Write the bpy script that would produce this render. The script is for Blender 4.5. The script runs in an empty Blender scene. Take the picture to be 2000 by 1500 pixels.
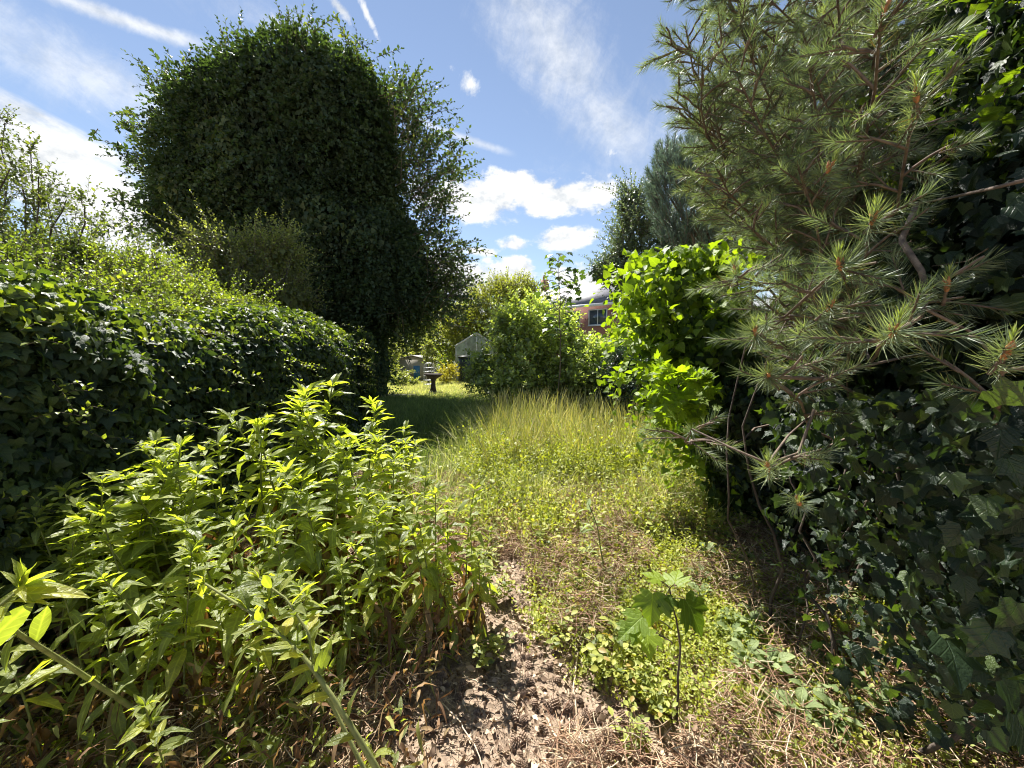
import bpy, math, random
import numpy as np
from mathutils import Vector, Matrix
R_ = math.radians
rng = np.random.default_rng(11)
random.seed(5)
scene = bpy.context.scene
COL = scene.collection

# ------------------------------------------------------------------ camera
CAMZ, FPX = 1.5, 751.0
PITCH = math.atan(60 / FPX)
cam = bpy.data.cameras.new("camera"); cam_o = bpy.data.objects.new("camera", cam); COL.objects.link(cam_o)
cam.sensor_width = 36; cam.lens = FPX / 2000 * 36; cam.clip_start = 0.02; cam.clip_end = 900
cam_o.location = (0, 0, CAMZ); cam_o.rotation_euler = (R_(90) - PITCH, 0, 0)
scene.camera = cam_o

def ray(px, py):
    u, v = (px - 1000) / FPX, (750 - py) / FPX
    c, s = math.cos(PITCH), math.sin(PITCH)
    return np.array([u, c + v * s, v * c - s])
def at(px, py, d):                       # point seen at a pixel, d metres ahead
    r = ray(px, py); return np.array([0, 0, CAMZ]) + r * (d / r[1])
def gp(px, py):                          # ground point under a pixel
    r = ray(px, py); return np.array([0, 0, CAMZ]) - r * (CAMZ / r[2])

# ------------------------------------------------------------------ sun, sky, exposure
SUN_AZ, SUN_EL = -24.0, 54.0             # azimuth measured from +Y, negative = to the left
sun = bpy.data.lights.new("sun", 'SUN'); sun_o = bpy.data.objects.new("sun", sun); COL.objects.link(sun_o)
sun.energy = 4.4; sun.angle = R_(0.5); sun.color = (1.0, 0.965, 0.9)
sd = Vector((math.sin(R_(SUN_AZ)) * math.cos(R_(SUN_EL)), math.cos(R_(SUN_AZ)) * math.cos(R_(SUN_EL)), math.sin(R_(SUN_EL))))
sun_o.rotation_euler = sd.to_track_quat('Z', 'Y').to_euler(); sun_o.location = (-5, 10, 20)
scene.view_settings.view_transform = 'Standard'; scene.view_settings.look = 'None'
scene.view_settings.exposure = 1.6; scene.view_settings.gamma = 1
scene.render.engine = 'CYCLES'
cy = scene.cycles
cy.max_bounces = 8; cy.diffuse_bounces = 5; cy.glossy_bounces = 2; cy.transmission_bounces = 4; cy.transparent_max_bounces = 8
cy.sample_clamp_indirect = 4; cy.filter_width = 1.05; cy.use_denoising = True

world = bpy.data.worlds.new("World"); scene.world = world; world.use_nodes = True
WN = world.node_tree; WN.nodes.clear()
def wn(t, **k):
    n = WN.nodes.new(t)
    for a, b in k.items(): setattr(n, a, b)
    return n
def lk(a, b): WN.links.new(a, b)
def wm(op, a, b=None, c=None, clamp=False):
    n = wn('ShaderNodeMath', operation=op); n.use_clamp = clamp
    for i, v in enumerate((a, b, c)):
        if v is None: continue
        if isinstance(v, (int, float)): n.inputs[i].default_value = v
        else: lk(v, n.inputs[i])
    return n.outputs[0]
sky = wn('ShaderNodeTexSky', sky_type='NISHITA', sun_disc=False)
sky.sun_elevation = R_(SUN_EL); sky.sun_rotation = R_(SUN_AZ); sky.air_density = 1.0; sky.dust_density = 0.0; sky.ozone_density = 2.5
tc = wn('ShaderNodeTexCoord'); sx = wn('ShaderNodeSeparateXYZ'); lk(tc.outputs['Generated'], sx.inputs[0])
AZ = wm('ARCTAN2', sx.outputs[0], sx.outputs[1]); EL = wm('ARCSINE', sx.outputs[2])
def azel(px, py):
    r = ray(px, py); r = r / np.linalg.norm(r); return math.atan2(r[0], r[1]), math.asin(r[2])
def wnoise(scale, stretch=(1, 1), rot=0, detail=7, rough=.6, off=0, lac=2.1, dist=0.0):
    cmb = wn('ShaderNodeCombineXYZ'); lk(AZ, cmb.inputs[0]); lk(EL, cmb.inputs[1]); cmb.inputs[2].default_value = off
    mp = wn('ShaderNodeMapping'); lk(cmb.outputs[0], mp.inputs[0]); mp.vector_type = 'TEXTURE'
    mp.inputs['Rotation'].default_value = (0, 0, rot); mp.inputs['Scale'].default_value = (stretch[0], stretch[1], 1)
    n = wn('ShaderNodeTexNoise'); lk(mp.outputs[0], n.inputs['Vector'])
    n.inputs['Scale'].default_value = scale; n.inputs['Detail'].default_value = detail; n.inputs['Roughness'].default_value = rough
    n.inputs['Lacunarity'].default_value = lac; n.inputs['Distortion'].default_value = dist
    return n.outputs['Fac']
def blob(px, py, rx, ry, rot=0, amp=1.0):
    """soft elliptical mask round the direction of a cloud, radii in degrees-ish pixels"""
    a0, e0 = azel(px, py)
    a1, _ = azel(px + rx, py); _, e1 = azel(px, py - ry)
    ra, re = abs(a1 - a0), abs(e1 - e0); c, s = math.cos(rot), math.sin(rot)
    da = wm('SUBTRACT', AZ, a0); de = wm('SUBTRACT', EL, e0)
    u = wm('DIVIDE', wm('ADD', wm('MULTIPLY', da, c), wm('MULTIPLY', de, s)), ra)
    v = wm('DIVIDE', wm('SUBTRACT', wm('MULTIPLY', de, c), wm('MULTIPLY', da, s)), re)
    d = wm('SQRT', wm('ADD', wm('MULTIPLY', u, u), wm('MULTIPLY', v, v)))
    return wm('MULTIPLY', wm('SUBTRACT', 1.0, d), amp)
def wmax(L):
    o = L[0]
    for x in L[1:]: o = wm('MAXIMUM', o, x)
    return o
def ss(v, lo, hi):
    n = wn('ShaderNodeMapRange', interpolation_type='SMOOTHSTEP'); lk(v, n.inputs[0])
    n.inputs[1].default_value = lo; n.inputs[2].default_value = hi; n.inputs[3].default_value = 0; n.inputs[4].default_value = 1
    return n.outputs[0]
n1 = wnoise(16, (1.5, 1), detail=8, rough=.58); n1b = wnoise(45, (1.5, 1), detail=5, rough=.6, off=3)
cum = wmax([blob(*b) for b in [(930, 395, 150, 58, 0, 1.0), (1090, 385, 170, 50, 0, 1.0), (1000, 360, 80, 40), (1105, 465, 75, 34), (1005, 478, 42, 20, 0, .8),
     (930, 490, 60, 14, 0, .6), (965, 545, 130, 45), (1010, 520, 50, 30), (1180, 545, 120, 42), (1300, 560, 150, 60), (820, 540, 160, 60), (700, 600, 500, 50, 0, 1), (1300, 610, 600, 40, 0, 1)]])
cumd = ss(wm('ADD', wm('ADD', cum, wm('MULTIPLY', wm('SUBTRACT', n1, .5), 1.9)), wm('MULTIPLY', wm('SUBTRACT', n1b, .5), .5)), .10, .50)
n2 = wnoise(9, (3.2, .8), rot=R_(-16), detail=8, rough=.6, off=7)
big = wmax([blob(*b) for b in [(170, 380, 330, 110, R_(-20), 1.2), (270, 470, 260, 90, R_(-10), 1.1), (40, 330, 200, 70, 0, 1.0), (90, 270, 110, 26, R_(-15), .6), (-250, 350, 300, 150, 0, 1)]])
bigd = ss(wm('ADD', big, wm('MULTIPLY', wm('SUBTRACT', n2, .5), 2.2)), .18, .75)
n3 = wnoise(7, (2.6, .7), rot=R_(-28), detail=9, rough=.68, off=12, dist=.6); n3b = wnoise(22, (1, 1.6), rot=R_(-30), detail=9, rough=.7, off=1, dist=.4)
wis = wmax([blob(*b) for b in [(1080, 90, 260, 180, R_(-40), .9), (1180, 240, 200, 140, R_(-40), .8), (160, 150, 360, 100, R_(-8), .8), (520, 40, 260, 60, 0, .45), (1300, 250, 300, 200, 0, .45), (400, 200, 200, 60, 0, .4)]])
wisd = wm('MULTIPLY', ss(wm('ADD', wis, wm('MULTIPLY', wm('SUBTRACT', wm('ADD', wm('MULTIPLY', n3, .5), wm('MULTIPLY', n3b, .5)), .5), 2.0)), .0, 1.1), .62)
puf = wmax([blob(*b) for b in [(722, 38, 42, 14, R_(-52), 1), (665, 18, 40, 18, R_(-30), .9), (545, 52, 34, 14, R_(-40), .95), (918, 165, 26, 30, 0, .95), (175, 218, 18, 10, 0, .5), (1200, 300, 30, 14, 0, .5), (880, 130, 16, 10, 0, .5)]])
pufd = wm('MULTIPLY', ss(wm('ADD', puf, wm('MULTIPLY', wm('SUBTRACT', n3b, .5), 2.4)), .1, .9), .85)
def trail(p, q, w, amp):
    a0, e0 = azel(*p); a1, e1 = azel(*q); L = math.hypot(a1 - a0, e1 - e0); cx, sy = (a1 - a0) / L, (e1 - e0) / L
    da = wm('SUBTRACT', AZ, a0); de = wm('SUBTRACT', EL, e0)
    t = wm('ADD', wm('MULTIPLY', da, cx), wm('MULTIPLY', de, sy))
    n = wm('ABSOLUTE', wm('SUBTRACT', wm('MULTIPLY', de, cx), wm('MULTIPLY', da, sy)))
    m = wm('SUBTRACT', 1.0, wm('DIVIDE', n, w)); m = wm('ADD', m, wm('MULTIPLY', wm('SUBTRACT', n3b, .5), 1.5))
    ends = wm('MULTIPLY', ss(t, -.12, .03), wm('SUBTRACT', 1.0, ss(t, L - .06, L + .02)))
    return wm('MULTIPLY', wm('MULTIPLY', ss(m, -.1, 1.0), ends), amp)
tr = wm('MAXIMUM', trail((130, 0), (412, 92), .014, .75), trail((838, 244), (1000, 300), .010, .5))
dens = wmax([cumd, bigd, wisd, pufd, tr])
cs = wn('ShaderNodeValToRGB'); lk(wm('ADD', wm('MULTIPLY', n1, .55), wm('MULTIPLY', n1b, .45)), cs.inputs[0])
cs.color_ramp.elements[0].position = .36; cs.color_ramp.elements[0].color = (3.0, 3.2, 3.45, 1)
cs.color_ramp.elements[1].position = .56; cs.color_ramp.elements[1].color = (5.0, 5.0, 4.9, 1)
mx = wn('ShaderNodeMix', data_type='RGBA'); lk(dens, mx.inputs['Factor'])
skh = wn('ShaderNodeHueSaturation'); skh.inputs['Saturation'].default_value = .85; skh.inputs['Value'].default_value = .65; lk(sky.outputs[0], skh.inputs['Color'])
skt = wn('ShaderNodeMix', data_type='RGBA', blend_type='MULTIPLY'); skt.inputs['Factor'].default_value = 1; lk(skh.outputs[0], skt.inputs['A']); skt.inputs['B'].default_value = (1, 1, 1, 1)
lk(skt.outputs['Result'], mx.inputs['A']); lk(cs.outputs[0], mx.inputs['B'])
bg = wn('ShaderNodeBackground'); bg.inputs['Strength'].default_value = 0.078; lk(mx.outputs['Result'], bg.inputs[0])
wo = wn('ShaderNodeOutputWorld'); lk(bg.outputs[0], wo.inputs[0])

# ------------------------------------------------------------------ mesh toolkit
def nrm(v): return v / np.maximum(np.linalg.norm(v, axis=-1, keepdims=True), 1e-9)
def rdir(n): return nrm(rng.normal(size=(n, 3)))
def frames(D, N):
    y = nrm(D); z = nrm(N - (N * y).sum(-1, keepdims=True) * y); x = np.cross(y, z)
    return np.stack([x, y, z], axis=-1)
class Geo:
    def __init__(s): s.V = []; s.T = []; s.C = []; s.U = []; s.n = 0
    def add(s, V, T, tint=.5, uv=None):
        V = np.asarray(V, float); T = np.asarray(T, int)
        s.V.append(V); s.T.append(T + s.n); s.C.append(np.broadcast_to(np.asarray(tint, float), (len(V),)).copy()); s.n += len(V)
        s.U.append(np.zeros((len(V), 2)) + 5 if uv is None else uv)
    def scatter(s, tm, P, F, S, tint):
        V, T = tm; n, k = len(P), len(V)
        if n == 0: return
        S = np.asarray(S, float); S = np.broadcast_to(S if S.ndim == 2 else S.reshape(-1, 1), (n, 3))
        W = V[None] * S[:, None, :]
        A = P[:, None, :] + np.einsum('nij,nkj->nki', F, W)
        TT = T[None] + (np.arange(n) * k)[:, None, None]
        s.add(A.reshape(-1, 3), TT.reshape(-1, 3), np.repeat(np.broadcast_to(tint, (n,)), k), np.tile(V[:, :2], (n, 1)))
    def build(s, name, mat, parent=None, smooth=False):
        me = bpy.data.meshes.new(name)
        V = np.concatenate(s.V); T = np.concatenate(s.T); C = np.concatenate(s.C)
        me.vertices.add(len(V)); me.vertices.foreach_set('co', V.astype(np.float32).ravel())
        me.loops.add(len(T) * 3); me.loops.foreach_set('vertex_index', T.astype(np.int32).ravel())
        me.polygons.add(len(T)); me.polygons.foreach_set('loop_start', np.arange(0, len(T) * 3, 3, dtype=np.int32))
        me.polygons.foreach_set('loop_total', np.full(len(T), 3, dtype=np.int32))
        if smooth: me.polygons.foreach_set('use_smooth', np.ones(len(T), dtype=bool))
        me.update(calc_edges=True)
        a = me.attributes.new('tint', 'FLOAT', 'POINT'); a.data.foreach_set('value', C.astype(np.float32))
        a = me.attributes.new('leaf_uv', 'FLOAT2', 'POINT'); a.data.foreach_set('vector', np.concatenate(s.U).astype(np.float32).ravel())
        me.materials.append(mat)
        o = bpy.data.objects.new(name, me); COL.objects.link(o)
        if parent: o.parent = parent
        return o
def tubes(g, A, rad, sides=5, tint=.5, cap=False):
    """A: (n,m,3) polylines, rad: (n,m) or (m,)"""
    A = np.asarray(A, float)
    if A.ndim == 2: A = A[None]
    n, m, _ = A.shape; rad = np.broadcast_to(rad, (n, m))
    t = nrm(np.gradient(A, axis=1)); ref = np.where(np.abs(t[:, :1, 2:]) > .8, [[[1., 0, 0]]], [[[0, 0, 1.]]])
    u = nrm(np.cross(t, np.broadcast_to(ref, t.shape))); v = np.cross(t, u)
    th = np.arange(sides) * 2 * math.pi / sides
    P = A[:, :, None] + rad[:, :, None, None] * (np.cos(th)[None, None, :, None] * u[:, :, None] + np.sin(th)[None, None, :, None] * v[:, :, None])
    i = np.arange(m - 1)[:, None] * sides; j = np.arange(sides)[None]; j2 = (j + 1) % sides
    a, b, c, d = i + j, i + j2, i + sides + j2, i + sides + j
    T = np.concatenate([np.stack([a, b, c], -1).reshape(-1, 3), np.stack([a, c, d], -1).reshape(-1, 3)])
    TT = T[None] + (np.arange(n) * m * sides)[:, None, None]
    tv = np.repeat(np.broadcast_to(tint, (n,)), m * sides)
    g.add(P.reshape(-1, 3), TT.reshape(-1, 3), tv)
def lathe(g, prof, seg=32, c=(0, 0, 0), tint=.5):
    prof = np.array(prof, float); m = len(prof); th = np.arange(seg) * 2 * math.pi / seg
    V = np.stack([prof[:, 0:1] * np.cos(th) + c[0], prof[:, 0:1] * np.sin(th) + c[1], np.repeat(prof[:, 1:2], seg, 1) + c[2]], -1).reshape(-1, 3)
    T = []
    for i in range(m - 1):
        for j in range(seg):
            a, b, cc, d = i * seg + j, i * seg + (j + 1) % seg, (i + 1) * seg + (j + 1) % seg, (i + 1) * seg + j
            T += [(a, b, cc), (a, cc, d)]
    g.add(V, T, tint)
def box(g, c, s, rz=0, tint=.5, M=None):
    c = np.array(c, float); h = np.array(s, float) / 2
    V = np.array([[x, y, z] for x in (-1, 1) for y in (-1, 1) for z in (-1, 1)]) * h
    if rz: V = V @ np.array([[math.cos(rz), math.sin(rz), 0], [-math.sin(rz), math.cos(rz), 0], [0, 0, 1]])
    V = V + c
    if M is not None: V = V @ M.T
    T = [(0, 1, 3), (0, 3, 2), (4, 6, 7), (4, 7, 5), (0, 4, 5), (0, 5, 1), (2, 3, 7), (2, 7, 6), (0, 2, 6), (0, 6, 4), (1, 5, 7), (1, 7, 3)]
    g.add(V, T, tint)
def slab(g, quad, th, tint=.5):
    """thick panel from four corners, thickness along its normal (downwards)"""
    q = np.array(quad, float); n = nrm(np.cross(q[1] - q[0], q[3] - q[0])); lo = q - n * th
    V = np.concatenate([q, lo]); T = [(0, 1, 2), (0, 2, 3), (4, 6, 5), (4, 7, 6)]
    for i in range(4):
        j = (i + 1) % 4; T += [(i, i + 4, j + 4), (i, j + 4, j)]
    g.add(V, T, tint)

def tag(o, label=None, cat=None, group=None, kind=None):
    if label: o['label'] = label
    if cat: o['category'] = cat
    if group: o['group'] = group
    if kind: o['kind'] = kind
    return o
def empty(name, loc=(0, 0, 0), rz=0):
    o = bpy.data.objects.new(name, None); COL.objects.link(o); o.location = loc; o.rotation_euler = (0, 0, rz); o.empty_display_size = .1
    return o
def setorigin(root, parts):
    """parts are modelled in world coordinates; keep them in place under an Empty that stands at the thing's base"""
    for p in parts: p.matrix_parent_inverse = Matrix.Translation(-Vector(root.location))

# ------------------------------------------------------------------ leaf templates (axis +Y, normal +Z, length 1)
def strip_leaf(nseg=5, w=.16, fold=.35, arch=.3, wave=0.0, peak=.42, seed=0):
    r = np.random.default_rng(seed); t = np.linspace(0, 1, nseg + 1)
    wid = w * np.clip(np.sin(math.pi * t ** (math.log(.5) / math.log(peak))), 0, 1) ** .8; wid[0] = w * .12; wid[-1] = 0
    z = -arch * t ** 2; y = t * (1 - .25 * arch * t)
    V = []; 
    for i in range(nseg + 1):
        V.append((0, y[i], z[i]))
        if 0 < i < nseg or i == 0:
            k = wid[i]; wl, wr = (r.normal() * wave * w, r.normal() * wave * w) if i else (0, 0)
            V.append((-k, y[i], z[i] + fold * k + wl)); V.append((k, y[i], z[i] + fold * k + wr))
    T = []
    for i in range(nseg):
        a = i * 3
        if i < nseg - 1: T += [(a, a + 1, a + 4), (a, a + 4, a + 3), (a, a + 3, a + 5), (a, a + 5, a + 2)]
        else: T += [(a, a + 1, a + 3), (a, a + 3, a + 2)]
    return np.array(V, float), np.array([(p, r2, q) for p, q, r2 in T])
def fan_leaf(half, c, cup=.08, droop=.15):
    R = [(x, y) for x, y in half]; L = [(-x, y) for x, y in half[1:-1]][::-1]
    P = R + L; V = [(c[0], c[1], 0)] + [(x, y, cup * abs(x) * 2 - droop * (y - c[1]) ** 2 - droop * .6 * x * x) for x, y in P]
    n = len(P); return np.array(V, float), np.array([(0, 1 + i, 1 + (i + 1) % n) for i in range(n)])
IVY = fan_leaf([(0, 0), (.2, -.13), (.42, -.02), (.37, .2), (.52, .42), (.27, .47), (.17, .72), (0, 1)], (0, .28), .10, .35)
IVYB = fan_leaf([(0, 0), (.24, -.1), (.38, .02), (.33, .24), (.44, .5), (.2, .5), (.1, .8), (.03, 1.02)], (0, .3), .22, .75)
IVYC = fan_leaf([(0, 0), (.16, -.16), (.46, -.06), (.42, .16), (.58, .36), (.34, .44), (.2, .66), (-.04, .96)], (0, .26), -.12, .2)
IVYD = fan_leaf([(0, -.02), (.28, -.1), (.36, .2), (.2, .62), (.02, 1)], (0, .3), .3, .9)
IVY2 = fan_leaf([(0, .02), (.3, -.08), (.46, .22), (.3, .6), (0, 1)], (0, .3), .12, .4)
IVYF = (np.array([(0, -.05, 0), (.45, .15, .06), (.22, .62, 0), (0, 1, -.12), (-.22, .62, 0), (-.45, .15, .06)]), np.array([(0, 1, 2), (0, 2, 3), (0, 3, 4), (0, 4, 5)]))
SYC = fan_leaf([(0, 0), (.14, -.1), (.36, -.1), (.44, -.01), (.33, .06), (.5, .16), (.66, .3), (.54, .34), (.58, .46), (.64, .58), (.46, .54), (.36, .47), (.28, .55), (.27, .66), (.22, .76), (.14, .78), (.07, .9), (0, 1)], (0, .22), .07, .3)
OVAL = strip_leaf(3, .30, .3, .2, peak=.5); OVALF = (np.array([(0, 0, 0), (.3, .45, .08), (0, 1, -.1), (-.3, .45, .08)]), np.array([(0, 1, 2), (0, 2, 3)]))
OVALM = (np.array([(0, 0, 0), (.25, .28, .08), (.27, .6, .06), (0, 1, -.12), (-.27, .6, .06), (-.25, .28, .08), (0, .45, 0)]), np.array([(6, 0, 1), (6, 1, 2), (6, 2, 3), (6, 3, 4), (6, 4, 5), (6, 5, 0)]))
NEED = (np.array([(-.5, 0, 0), (.5, 0, 0), (.45, .55, 0), (-.45, .55, 0), (0, 1, 0)]), np.array([(0, 1, 2), (0, 2, 3), (3, 2, 4)]))
BLADE = (np.array([(-.5, 0, 0), (.5, 0, 0), (.42, .38, .03), (-.42, .38, .03), (.25, .72, .14), (-.25, .72, .14), (0, 1, .36)]), np.array([(0, 1, 2), (0, 2, 3), (3, 2, 4), (3, 4, 5), (5, 4, 6)]))
def pick_scatter(g, tms, P, F, S, tint):
    k = rng.integers(0, len(tms), len(P)); S = np.broadcast_to(S, (len(P),)) if np.ndim(S) < 2 else S; tint = np.broadcast_to(tint, (len(P),))
    for i, t in enumerate(tms):
        m = k == i; g.scatter(t, P[m], F[m], S[m], tint[m])

# ------------------------------------------------------------------ materials
def newmat(name):
    m = bpy.data.materials.new(name); m.use_nodes = True; nt = m.node_tree; nt.nodes.clear()
    return m, nt, (lambda t, **k: (lambda n: ([setattr(n, a, b) for a, b in k.items()], n)[1])(nt.nodes.new(t))), nt.links.new
def leafmat(name, cols, trans=.4, tcol=(1.5, 1.7, .5), rough=.45, spec=.4, vary=.35, noise=.0, nscale=3, patch=None, veins=0):
    m, nt, N, L = newmat(name)
    at_ = N('ShaderNodeAttribute', attribute_name='tint'); ramp = N('ShaderNodeValToRGB'); L(at_.outputs['Fac'], ramp.inputs[0])
    e = ramp.color_ramp.elements
    while len(e) < len(cols): e.new(.5)
    for i, (p, c) in enumerate(cols): e[i].position = p; e[i].color = (*c, 1)
    tcn = N('ShaderNodeTexCoord'); nz = N('ShaderNodeTexNoise'); L(tcn.outputs['Object'], nz.inputs['Vector']); nz.inputs['Scale'].default_value = nscale; nz.inputs['Detail'].default_value = 4
    hs = N('ShaderNodeHueSaturation'); L(ramp.outputs[0], hs.inputs['Color'])
    mr = N('ShaderNodeMapRange'); L(nz.outputs['Fac'], mr.inputs[0]); mr.inputs[1].default_value = .3; mr.inputs[2].default_value = .7
    mr.inputs[3].default_value = 1 - vary; mr.inputs[4].default_value = 1 + vary; L(mr.outputs[0], hs.inputs['Value'])
    col = hs.outputs[0]
    if patch:                                   # discoloured patches on the plant itself
        n2 = N('ShaderNodeTexNoise'); L(tcn.outputs['Object'], n2.inputs['Vector']); n2.inputs['Scale'].default_value = patch[1]; n2.inputs['Detail'].default_value = 3
        r2 = N('ShaderNodeMapRange'); L(n2.outputs['Fac'], r2.inputs[0]); r2.inputs[1].default_value = patch[2]; r2.inputs[2].default_value = patch[2] + .1
        mxp = N('ShaderNodeMix', data_type='RGBA'); L(r2.outputs[0], mxp.inputs['Factor']); L(col, mxp.inputs['A']); mxp.inputs['B'].default_value = (*patch[0], 1); col = mxp.outputs['Result']
    nrmout = None
    if veins:                                   # midrib, herringbone side veins and a quilted surface, in leaf coordinates
        ua = N('ShaderNodeAttribute', attribute_name='leaf_uv'); su = N('ShaderNodeSeparateXYZ'); L(ua.outputs['Vector'], su.inputs[0])
        def mm(op, a, b=None, c=None):
            n = N('ShaderNodeMath', operation=op)
            for i, v in enumerate((a, b, c)):
                if v is None: continue
                if isinstance(v, (int, float)): n.inputs[i].default_value = v
                else: L(v, n.inputs[i])
            return n.outputs[0]
        ax = mm('ABSOLUTE', su.outputs[0]); mid = mm('SUBTRACT', 1.0, mm('MULTIPLY', ax, 45.0))
        fr = mm('FRACT', mm('MULTIPLY', mm('SUBTRACT', su.outputs[1], mm('MULTIPLY', ax, 1.1)), float(veins))); side = mm('SUBTRACT', 1.0, mm('MULTIPLY', mm('ABSOLUTE', mm('SUBTRACT', fr, .5)), 9.0))
        vn = N('ShaderNodeClamp'); L(mm('MAXIMUM', mid, mm('MULTIPLY', side, .6)), vn.inputs[0])
        lt = N('ShaderNodeMix', data_type='RGBA', blend_type='ADD'); L(mm('MULTIPLY', vn.outputs[0], .55), lt.inputs['Factor']); L(col, lt.inputs['A']); L(col, lt.inputs['B']); col = lt.outputs['Result']
        q = N('ShaderNodeTexNoise'); L(ua.outputs['Vector'], q.inputs['Vector']); q.inputs['Scale'].default_value = 14; q.inputs['Detail'].default_value = 3
        bp = N('ShaderNodeBump'); L(mm('SUBTRACT', mm('MULTIPLY', q.outputs['Fac'], 1.6), vn.outputs[0]), bp.inputs['Height']); bp.inputs['Strength'].default_value = .6; bp.inputs['Distance'].default_value = .003; nrmout = bp.outputs[0]
    p = N('ShaderNodeBsdfPrincipled'); L(col, p.inputs['Base Color']); p.inputs['Roughness'].default_value = rough
    if nrmout is not None: L(nrmout, p.inputs['Normal'])
    p.inputs['Specular IOR Level'].default_value = spec
    mt = N('ShaderNodeMix', data_type='RGBA', blend_type='MULTIPLY'); mt.inputs['Factor'].default_value = 1; L(col, mt.inputs['A']); mt.inputs['B'].default_value = (*tcol, 1)
    t = N('ShaderNodeBsdfTranslucent'); L(mt.outputs['Result'], t.inputs['Color'])
    ms = N('ShaderNodeMixShader'); ms.inputs[0].default_value = trans; L(p.outputs[0], ms.inputs[1]); L(t.outputs[0], ms.inputs[2])
    o = N('ShaderNodeOutputMaterial'); L(ms.outputs[0], o.inputs[0])
    return m
def surfmat(name, c1, c2, scale=20, rough=.8, bump=.3, spec=.3, detail=6, metallic=0, stretch=(1, 1, 1), bdist=.01, coord='Object'):
    m, nt, N, L = newmat(name)
    tcn = N('ShaderNodeTexCoord'); mp = N('ShaderNodeMapping'); L(tcn.outputs[coord], mp.inputs[0]); mp.inputs['Scale'].default_value = stretch
    nz = N('ShaderNodeTexNoise'); L(mp.outputs[0], nz.inputs['Vector']); nz.inputs['Scale'].default_value = scale; nz.inputs['Detail'].default_value = detail; nz.inputs['Roughness'].default_value = .65
    r = N('ShaderNodeValToRGB'); L(nz.outputs['Fac'], r.inputs[0]); r.color_ramp.elements[0].position = .35; r.color_ramp.elements[1].position = .65
    r.color_ramp.elements[0].color = (*c1, 1); r.color_ramp.elements[1].color = (*c2, 1)
    p = N('ShaderNodeBsdfPrincipled'); L(r.outputs[0], p.inputs['Base Color']); p.inputs['Roughness'].default_value = rough; p.inputs['Specular IOR Level'].default_value = spec; p.inputs['Metallic'].default_value = metallic
    b = N('ShaderNodeBump'); L(nz.outputs['Fac'], b.inputs['Height']); b.inputs['Strength'].default_value = bump; b.inputs['Distance'].default_value = bdist; L(b.outputs[0], p.inputs['Normal'])
    o = N('ShaderNodeOutputMaterial'); L(p.outputs[0], o.inputs[0])
    return m
M = {}
M['ivy_dark'] = leafmat('ivy_dark', [(0, (.012, .034, .012)), (1, (.06, .12, .025))], .3, (1.5, 2.0, .4), .5, .3, .3)
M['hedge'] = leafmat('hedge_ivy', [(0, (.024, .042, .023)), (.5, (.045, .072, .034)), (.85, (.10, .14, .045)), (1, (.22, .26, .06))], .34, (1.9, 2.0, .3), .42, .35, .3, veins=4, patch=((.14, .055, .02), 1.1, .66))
M['ivy_lime'] = leafmat('ivy_lime', [(0, (.04, .075, .02)), (.4, (.12, .19, .028)), (1, (.27, .36, .04))], .5, (1.55, 1.6, .25), .4, .4, .15, veins=4)  # bright lime colour carries the look of sunlit, backlit leaves
M['ivy_shade'] = leafmat('ivy_shaded', [(0, (.014, .026, .015)), (.7, (.034, .056, .028)), (1, (.09, .13, .035))], .3, (1.7, 1.9, .3), .36, .4, .25, veins=4)  # ivy in shade: part of the shade is put into this dark colour
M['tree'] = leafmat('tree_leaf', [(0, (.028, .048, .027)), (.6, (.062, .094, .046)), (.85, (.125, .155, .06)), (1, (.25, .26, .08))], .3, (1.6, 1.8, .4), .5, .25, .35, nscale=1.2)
M['bramble'] = leafmat('bramble_leaf', [(0, (.08, .11, .03)), (.5, (.19, .24, .05)), (.9, (.36, .40, .08)), (1, (.2, .14, .05))], .42, (1.5, 1.6, .35), .42, .4, .3)
M['shrub_lt'] = leafmat('shrub_light', [(0, (.13, .15, .06)), (.5, (.28, .30, .10)), (1, (.48, .48, .19))], .45, (1.4, 1.5, .45), .42, .45, .25)
M['shrub_dk'] = leafmat('shrub_dark', [(0, (.06, .085, .03)), (.6, (.12, .16, .05)), (1, (.26, .3, .08))], .35, (1.5, 1.5, .45), .42, .4, .25)
M['thicket'] = leafmat('thicket_leaf', [(0, (.13, .18, .07)), (.5, (.32, .38, .14)), (1, (.58, .62, .28))], .45, (1.5, 1.6, .4), .36, .6, .25)
M['golden'] = leafmat('golden_leaf', [(0, (.3, .3, .05)), (1, (.62, .56, .1))], .45, (1.3, 1.2, .3), .5, .3, .2)
M['sapling'] = leafmat('sapling_leaf', [(0, (.05, .085, .03)), (1, (.16, .22, .06))], .3, (1.5, 1.7, .4), .42, .4, .2)
M['far_tree'] = leafmat('far_tree', [(0, (.15, .17, .04)), (1, (.38, .38, .09))], .5, (1.4, 1.5, .4), .5, .3, .3)
M['grey_green'] = leafmat('grey_green', [(0, (.07, .10, .055)), (1, (.22, .27, .16))], .3, (1.3, 1.4, .6), .35, .5, .25)
M['dark_shrub'] = leafmat('dark_shrub', [(0, (.02, .05, .02)), (1, (.07, .12, .05))], .22, (1.3, 1.5, .4), .28, .6, .3)
M['needle'] = leafmat('pine_needle', [(0, (.15, .1, .05)), (.12, (.17, .12, .05)), (.2, (.095, .13, .075)), (.6, (.165, .21, .125)), (.92, (.3, .35, .2)), (1, (.3, .36, .09))], .28, (1.4, 1.5, .5), .45, .35, .2)
M['needle_blue'] = leafmat('pine_needle_blue', [(0, (.08, .12, .10)), (1, (.22, .29, .25))], .2, (1.3, 1.4, .8), .42, .5, .2)
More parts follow.
